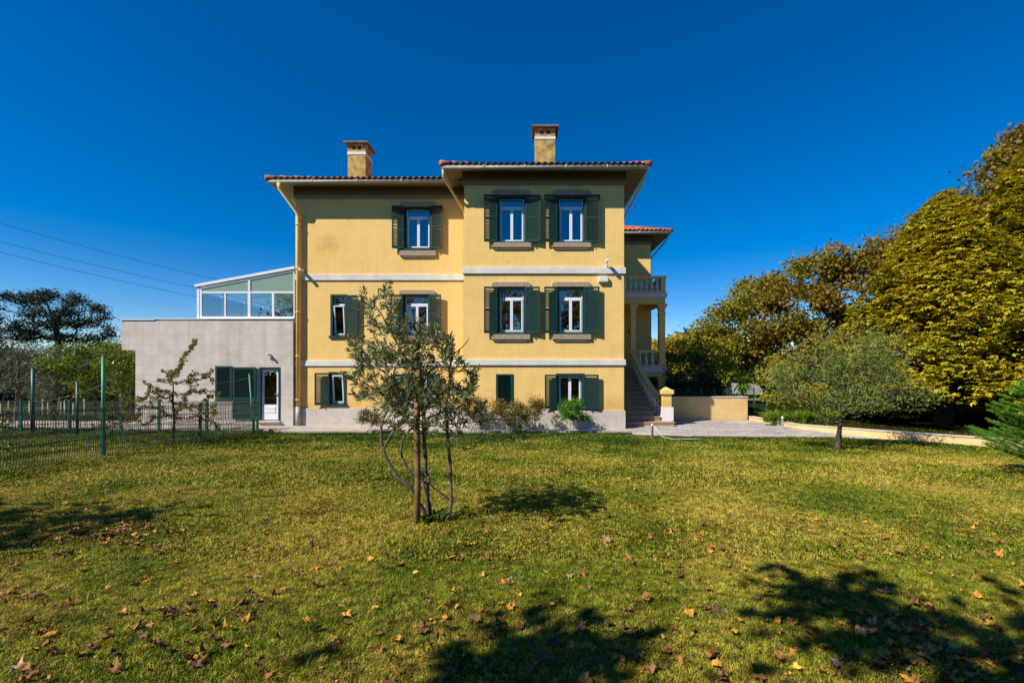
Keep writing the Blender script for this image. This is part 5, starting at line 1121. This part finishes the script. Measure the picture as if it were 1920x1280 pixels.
# ------------------------------------------------------------------ bright green fir at the right edge
fxp, fyp = (1945-CX)*8.4/F, 8.4; fz = float(g(fxp, fyp)); fir = thing('young_fir', (fxp, fyp, fz), 'bright green young fir reaching in from the right edge of the lawn', 'conifer')
paths = [(np.array([[fxp, fyp, fz-.1], [fxp, fyp, fz+.8], [fxp, fyp, fz+1.9]]), np.array([.04, .03, .008]))]; C_, D_ = [], []
for i in range(110):
    u = rng.uniform(0, 1)**.8; h = .12+1.6*u; rad = (1-u)**.7*.95*rng.uniform(.7, 1.05)+.1; a = rng.uniform(0, 2*np.pi); dr = np.array([np.cos(a), np.sin(a), .42]); s = np.linspace(0, 1, 8)
    p_ = np.array([fxp, fyp, fz+h])+dr[None]*(rad*s)[:, None]; paths.append((p_, np.linspace(.009, .003, 8)))
    for sd in [None]+list(range(4)):
        if sd is None: A, B = p_[1], p_[-1]
        else: A = p_[2+sd]; B = A+norm(dr+np.cross(dr, [0, 0, 1.])*(1 if sd % 2 else -1)*.8)*rad*.32
        if sd is not None: paths.append((np.linspace(A, B, 3), np.linspace(.005, .002, 3)))
        L_ = np.linalg.norm(B-A); n = int(L_*520); uu = rng.uniform(.05, 1, n)[:, None]; axd = norm(B-A); q = rng.normal(size=(n, 3)); q = norm(q-axd*(q @ axd)[:, None]); dl = norm(axd*.9+q*.75); C_.append(A+(B-A)*uu+dl*.02); D_.append(dl)
V, Q = tubes_np(paths, 5); npmesh('trunk', V, Q, 'bark', fir, smooth=True)
V, Q = leaves(np.concatenate(C_), np.concatenate(D_), .042, .0045, .1); npmesh('crown', V, Q, 'needle', fir)

# ------------------------------------------------------------------ tall plane trees behind the photographer (their shadows and reflections show)
def back_tree(x, y, h, r, lobes, label, mat='plane', **k):
    ells = [((x+a*r, y+b*r, h*c), (r*s_, r*s_, h*.16*s_+.4)) for a, b, c, s_ in lobes]
    a_ = dict(per=1.9, nleaf=46, cr=.8, L=.26, Wd=.2, group='tall plane trees behind the lawn', trunk_r=.3, r_tip=.018, lo=.3, tips_n=120); a_.update(k)
    return tree('plane_tree', (x, y, .46), ells, mat, label, 'tree', **a_)
LB = [(0, 0, .72, .75), (.5, .1, .66, .5), (-.5, .1, .64, .5), (.1, .5, .6, .5), (.1, -.5, .68, .5), (0, 0, .9, .42)]
LS = [(-.2, 0, .80, .68), (-.85, .15, .70, .30), (.5, .45, .7, .4), (-1.3, .35, .70, .34), (.75, -.35, .72, .36), (-.55, .55, .76, .34), (.15, .85, .70, .26), (1.15, .2, .78, .28), (-1.0, -.1, .72, .3), (-.1, -.9, .74, .3)]
back_tree(-3.3, -2.9, 8.6, 2.6, LS, 'open-crowned plane tree just behind the photographer, left of the camera', per=3.0, cr=.5, nleaf=70, L=.2, Wd=.16, trunk_r=.22)
back_tree(-1.8, -11.5, 14, 4.6, LB, 'tall plane tree behind the photographer, straight behind the camera', per=3)
back_tree(6.8, -11, 13, 4.4, LB, 'tall plane tree behind the photographer, right of the middle one', per=3)
back_tree(-8, -14, 13, 4.4, LB, 'tall plane tree behind the photographer, left of the middle one', per=3)
back_tree(-22, -12, 13, 4.6, LB, 'tall plane tree behind the photographer, beyond the farthest left one', per=3)
back_tree(-15.5, -10, 14.5, 5.0, LB, 'tall plane tree behind the photographer, farthest left', per=3)
back_tree(-11.8, 1.6, 7.2, 1.7, LS, 'small plane tree left of the fruit garden, outside the view', per=2.2, cr=.5, nleaf=50, L=.2, Wd=.16, trunk_r=.14)
back_tree(15, -7, 12, 4.0, LB, 'tall plane tree behind the photographer, farthest right')
belt('woodland', -60, 60, -24, 9, 2600, 'belt of dark trees far behind the photographer', 'farwood', .5)

# ------------------------------------------------------------------ grass
def blades(x, y, z, h, wd, mat, name, label):
    n = len(x); a = rng.uniform(0, 2*np.pi, n); ln = rng.uniform(.2, 1.35, n); la = rng.uniform(0, 2*np.pi, n); s = np.stack([np.cos(a), np.sin(a), 0*a], 1)*wd[:, None]/2; b = np.stack([x, y, z], 1); lv = np.stack([np.cos(la)*ln, np.sin(la)*ln, 0*a], 1)*h[:, None]; u = np.array([0, 0, 1.])*h[:, None]
    mid = b+u*.55+lv*.35; tip = b+u*(1-.25*ln[:, None])+lv
    v = np.stack([b-s, b+s, mid+s*.8, mid-s*.8, tip], 1).reshape(-1, 3); k = np.arange(n, dtype=np.int32)*5
    me = bpy.data.meshes.new(name); o = np.array([0, 8, 0.]); vv = (v-o).astype(np.float32); me.vertices.add(len(vv)); me.vertices.foreach_set('co', vv.ravel())
    lo_ = np.stack([k, k+1, k+2, k+3, k+3, k+2, k+4], 1).ravel(); me.loops.add(len(lo_)); me.loops.foreach_set('vertex_index', lo_)
    ls = np.stack([np.arange(n)*7, np.arange(n)*7+4], 1).ravel().astype(np.int32); me.polygons.add(2*n); me.polygons.foreach_set('loop_start', ls); me.materials.append(M[mat]); me.update(calc_edges=True)
    ob = bpy.data.objects.new(name, me); C.objects.link(ob); ob.location = tuple(o); return tag(ob, label, 'grass', None, 'stuff')
def infield(x, y):
    ok = x > -1.32*y-1.5
    ex = np.interp(x, [-30, -9, -8.9, 3.8, 4.55, 7.48, 10.15, 11.97, 12.62, 15.3, 19.4, 27], [17.42, 17.42, 16.92, 16.88, 16.0, 15.62, 15.35, 13.85, 12.52, 9.3, 6.8, 4.5]); return ok & (y < ex)
def sow(n, y0, y1, h, wd):
    y = np.sqrt(rng.uniform(y0**2, y1**2, n)); n_ = n; x = rng.uniform(-1.3, 1.95, n)*y; x = np.clip(x, -30, 30); k = infield(x, y); x, y = x[k], y[k]
    f = .75+.5*np.sin(x*1.7+np.sin(y*2.3))*np.sin(y*1.9+np.sin(x*1.1)); return x, y, g(x, y), h*rng.uniform(.5, 1.25, len(x))*(.75+.35*f), wd*rng.uniform(.7, 1.3, len(x))
parts_ = [sow(760000, 1.9, 4.2, .024, .0034), sow(570000, 4.2, 7.5, .028, .0054), sow(360000, 7.5, 12, .038, .011), sow(300000, 12, 17.5, .042, .018)]
X_, Y__, Z_, H_, W_ = [np.concatenate(q) for q in zip(*parts_)]
rt = rng.uniform(0, 1, len(H_)); H_ = np.where(rt > .985, H_*1.9, H_)   # a few uncut stems
tf = np.sin(X_*2.9+1.3*np.sin(Y__*2.1))*np.sin(Y__*3.3+1.1*np.sin(X_*1.7)); H_ = H_*np.where(tf > .80, 1.55, 1.0)*np.where(tf < -.82, .45, 1.0)   # coarse tufts and worn spots
H_ = H_*(1+1.3*np.exp(-((X_-sx-.1)**2+(Y__-sy)**2)/.35))
blades(X_, Y__, Z_, H_, W_, 'lawn', 'grass', 'short yellowish green lawn grass around the fallen leaves')
n = 26000; x = rng.uniform(10, 34, n); y = rng.uniform(8, 26, n); kx = np.interp(y, [q[1] for q in KB[::-1]], [q[0] for q in KB[::-1]]); k = x > kx+.3; x, y = x[k], y[k]
blades(x, y, .10+.15*np.clip((17.6-np.minimum(y, 20))/5, 0, 1)+0*x, rng.uniform(.04, .09, len(x)), np.full(len(x), .03), 'lawn', 'grass', 'grass of the raised lawn behind the yellow kerb wall')

n = 40000; y = rng.uniform(17.2, 34, n); x = -rng.uniform(.55, 1.3, n)*y; k = ((y < 18.3) | (y > 20.8)) & (x < -9.9) & ((x < -15.7) | (y < 17.0)); x, y = x[k], y[k]
blades(x, y, g(x, y), rng.uniform(.04, .10, len(x)), np.full(len(x), .035), 'lawn', 'grass', 'rough grass of the fruit garden behind the wire fence')

# ------------------------------------------------------------------ fallen leaves
LC = {'leaf_brown': ((.38, .165, .030), (.21, .085, .018)), 'leaf_orange': ((.62, .30, .035), (.46, .19, .025)), 'leaf_yellow': ((.75, .45, .05), (.62, .32, .04)), 'leaf_pale': ((.44, .27, .14), (.32, .19, .10)), 'leaf_dark': ((.15, .068, .020), (.085, .040, .014))}
for k_, (a, b) in LC.items(): M[k_] = pm(k_.replace('leaf_', '')+'_dry_leaf', a, b, 22, .7, .3, 90, fine=.25)
def leaf_shape(seed, curl):
    r_ = np.random.default_rng(seed); pts = []
    lob = [(-150, .55), (-125, .45), (-95, .82), (-70, .60), (-48, .90), (-24, .66), (0, 1.02), (24, .66), (48, .90), (70, .60), (95, .82), (125, .45), (150, .55), (180, .3)]
    n = len(lob); out = [(0, 0)]+[(math.sin(R(a))*q*r_.uniform(.70, 1.15), math.cos(R(a))*q*r_.uniform(.70, 1.15)) for a, q in lob]
    mid = [(x*.55, y*.55) for x, y in out[1:]]
    V = [(0, 0, 0)]+[(x, y, 0) for x, y in mid]+[(x, y, 0) for x, y in out[1:]]
    ph = r_.uniform(0, 6.28); ca = r_.uniform(0, 3.14)
    def bend(x, y):
        u = x*math.cos(ca)+y*math.sin(ca); return curl*(u*u)*.9+.20*math.sin(4.5*x+ph)*math.cos(5*y+ph)+.10*r_.uniform(-1, 1)
    V = [(x*.5*(1-.45*abs(curl)*abs(x))+r_.normal(0, .02), y*.5*(1-.3*abs(curl)*abs(y))+r_.normal(0, .02), bend(x, y)*.5+r_.normal(0, .015)) for x, y, _ in V]
    Fc = [(0, 1+i, 1+(i+1) % n) for i in range(n)]+[(1+i, 1+n+i, 1+n+(i+1) % n, 1+(i+1) % n) for i in range(n)]
    # stalk
    b = len(V); V += [(-.012, -.1, .03), (.012, -.1, .03), (.02, -.75, .10), (-.0, -.75, .10)]; Fc.append((b, b+1, b+2, b+3)); return V, Fc
shapes = [leaf_shape(i, c) for i, c in enumerate((.2, .5, .8, 1.0, -.5, .65, .9, -.75))]
meshes = {}
for mk in LC:
    for i, (V, Fc) in enumerate(shapes):
        me = bpy.data.meshes.new('fallen_leaf'); me.from_pydata(V, [], Fc); me.materials.append(M[mk]); me.polygons.foreach_set('use_smooth', [True]*len(Fc)); me.update(); meshes[mk, i] = me
rl_ = np.random.default_rng(42)
cl = [(1520, 1010, 60, 20, 6), (1690, 1180, 60, 22, 44), (1800, 1245, 70, 22, 60), (1620, 1150, 40, 20, 14), (1480, 1160, 60, 40, 14), (1380, 1070, 60, 50, 12), (1250, 1020, 70, 25, 16), (1180, 1230, 90, 40, 16), (920, 1230, 80, 40, 10), (1060, 1240, 60, 30, 10), (1830, 985, 60, 12, 10), (215, 1000, 50, 16, 110), (60, 1010, 60, 20, 34), (240, 975, 36, 10, 34), (30, 1110, 60, 30, 16), (100, 945, 80, 12, 24), (330, 1150, 20, 14, 5), (440, 1150, 40, 16, 7), (960, 985, 50, 14, 12), (870, 1035, 30, 18, 8), (420, 905, 30, 12, 8), (620, 1090, 60, 60, 8), (850, 1170, 50, 40, 8), (1320, 1210, 50, 40, 10), (60, 1160, 60, 40, 8), (1880, 1210, 30, 40, 6), (850, 990, 60, 12, 8)]
pts = []
for cx_, cy_, sx_, sy_, n in cl:
    for _ in range(n): pts.append((rl_.normal(cx_, sx_), rl_.normal(cy_, sy_)))
while len(pts) < 1120: pts.append((rl_.uniform(-60, 1980), 868+420*rl_.uniform(0, 1)**.95))
rec = []
for px, py in pts:
    if py < 866 or py > 1290 or px < -60 or px > 1980: continue
    X, Y, z = onlawn(px, py)
    if X < -9.6: continue
    rec.append((Y, X, z))
for _ in range(1300):
    Y = math.sqrt(rl_.uniform(7**2, 16**2)); X = rl_.uniform(-1.1, 1.15)*Y
    if X > -9.6 and infield(np.array([X]), np.array([Y]))[0]: rec.append((Y, X, float(g(X, Y))))
rec.sort(); nlarge = len(rec)
for k in range(3200):   # crumbled fragments, thickest where the leaves have drifted
    if k % 2 == 0: Y, X, z = rec[int(rl_.integers(0, nlarge))]; Y += rl_.normal(0, .13); X += rl_.normal(0, .2)
    else: Y = math.sqrt(rl_.uniform(2.2**2, 9**2)); X = rl_.uniform(-1.1, 1.15)*Y
    if X > -9.6 and 2.1 < Y < 15: rec.append((Y, X, float(g(X, Y))))
col = ['leaf_brown', 'leaf_orange', 'leaf_yellow', 'leaf_pale', 'leaf_dark']; cw = [.44, .28, .03, .03, .22]
seen_ = set()
def leaf_label(mk, si, size, X, Y):
    px = CX+X*F/Y; cn = {'leaf_brown': 'brown', 'leaf_orange': 'orange-brown', 'leaf_yellow': 'yellow', 'leaf_pale': 'pale', 'leaf_dark': 'dark brown'}[mk]
    sh = ['flat', 'cupped', 'curled', 'tightly curled', 'arched', 'folded', 'rolled-up', 'humped'][si]; sz_ = 'tiny' if size < .075 else 'small' if size < .095 else 'mid-sized' if size < .115 else 'large' if size < .135 else 'very large'
    col_ = ['in the left corner', 'below the fence', 'below the annex', 'below the corner drainpipe', 'left of the stake', 'right of the stake', 'below the middle windows', 'below the security camera', 'below the staircase', 'below the paved yard', 'below the olive tree', 'in the right corner'][int(min(11, max(0, px/1920*12)))]
    row_ = 'at the very front' if Y < 2.8 else 'near the front' if Y < 3.4 else 'on the front lawn' if Y < 4.3 else 'farther back on the lawn'
    return f'{sz_} {sh} {cn} leaf {row_}, {col_}'
MV, MF = {c: [] for c in col}, {c: [] for c in col}
for i, (Y, X, z) in enumerate(rec):
    mk = col[rl_.choice(5, p=cw)]; si = int(rl_.integers(0, len(shapes))); size = (.055+.075*rl_.uniform(0, 1)**1.6) if mk != 'leaf_pale' else rl_.uniform(.08, .15)
    if Y > 6: size *= rl_.uniform(.65, .95)
    if i >= nlarge: size = rl_.uniform(.018, .045)
    rx, ry, rz = rl_.normal(0, .27), rl_.normal(0, .27), rl_.uniform(0, 6.28); zc = z+rl_.uniform(.020, .040)
    if i < 300:
        o = bpy.data.objects.new('fallen_leaf', meshes[mk, si]); C.objects.link(o); o.location = (X, Y, zc); o.rotation_euler = (rx, ry, rz); o.scale = (size,)*3
        tag(o, leaf_label(mk, si, size, X, Y), 'fallen leaf', 'fallen plane leaves on the lawn')
    else:
        V, Fc = shapes[si]; T = Matrix.Translation((X, Y, zc)) @ Matrix.Rotation(rz, 4, 'Z') @ Matrix.Rotation(ry, 4, 'Y') @ Matrix.Rotation(rx, 4, 'X') @ Matrix.Scale(size, 4)
        b = len(MV['leaf_brown']); MV['leaf_brown'] += [tuple(T @ Vector(v)) for v in V]; MF['leaf_brown'] += [(tuple(q+b for q in f), col.index(mk)) for f in Fc]
me = bpy.data.meshes.new('fallen_leaves'); me.from_pydata(MV['leaf_brown'], [], [f for f, _ in MF['leaf_brown']])
for c_ in col: me.materials.append(M[c_])
me.polygons.foreach_set('material_index', [i for _, i in MF['leaf_brown']]); me.update(); o = bpy.data.objects.new('fallen_leaves', me); C.objects.link(o)
tag(o, 'many small brown leaves strewn over the far part of the lawn', 'fallen leaves', None, 'stuff')
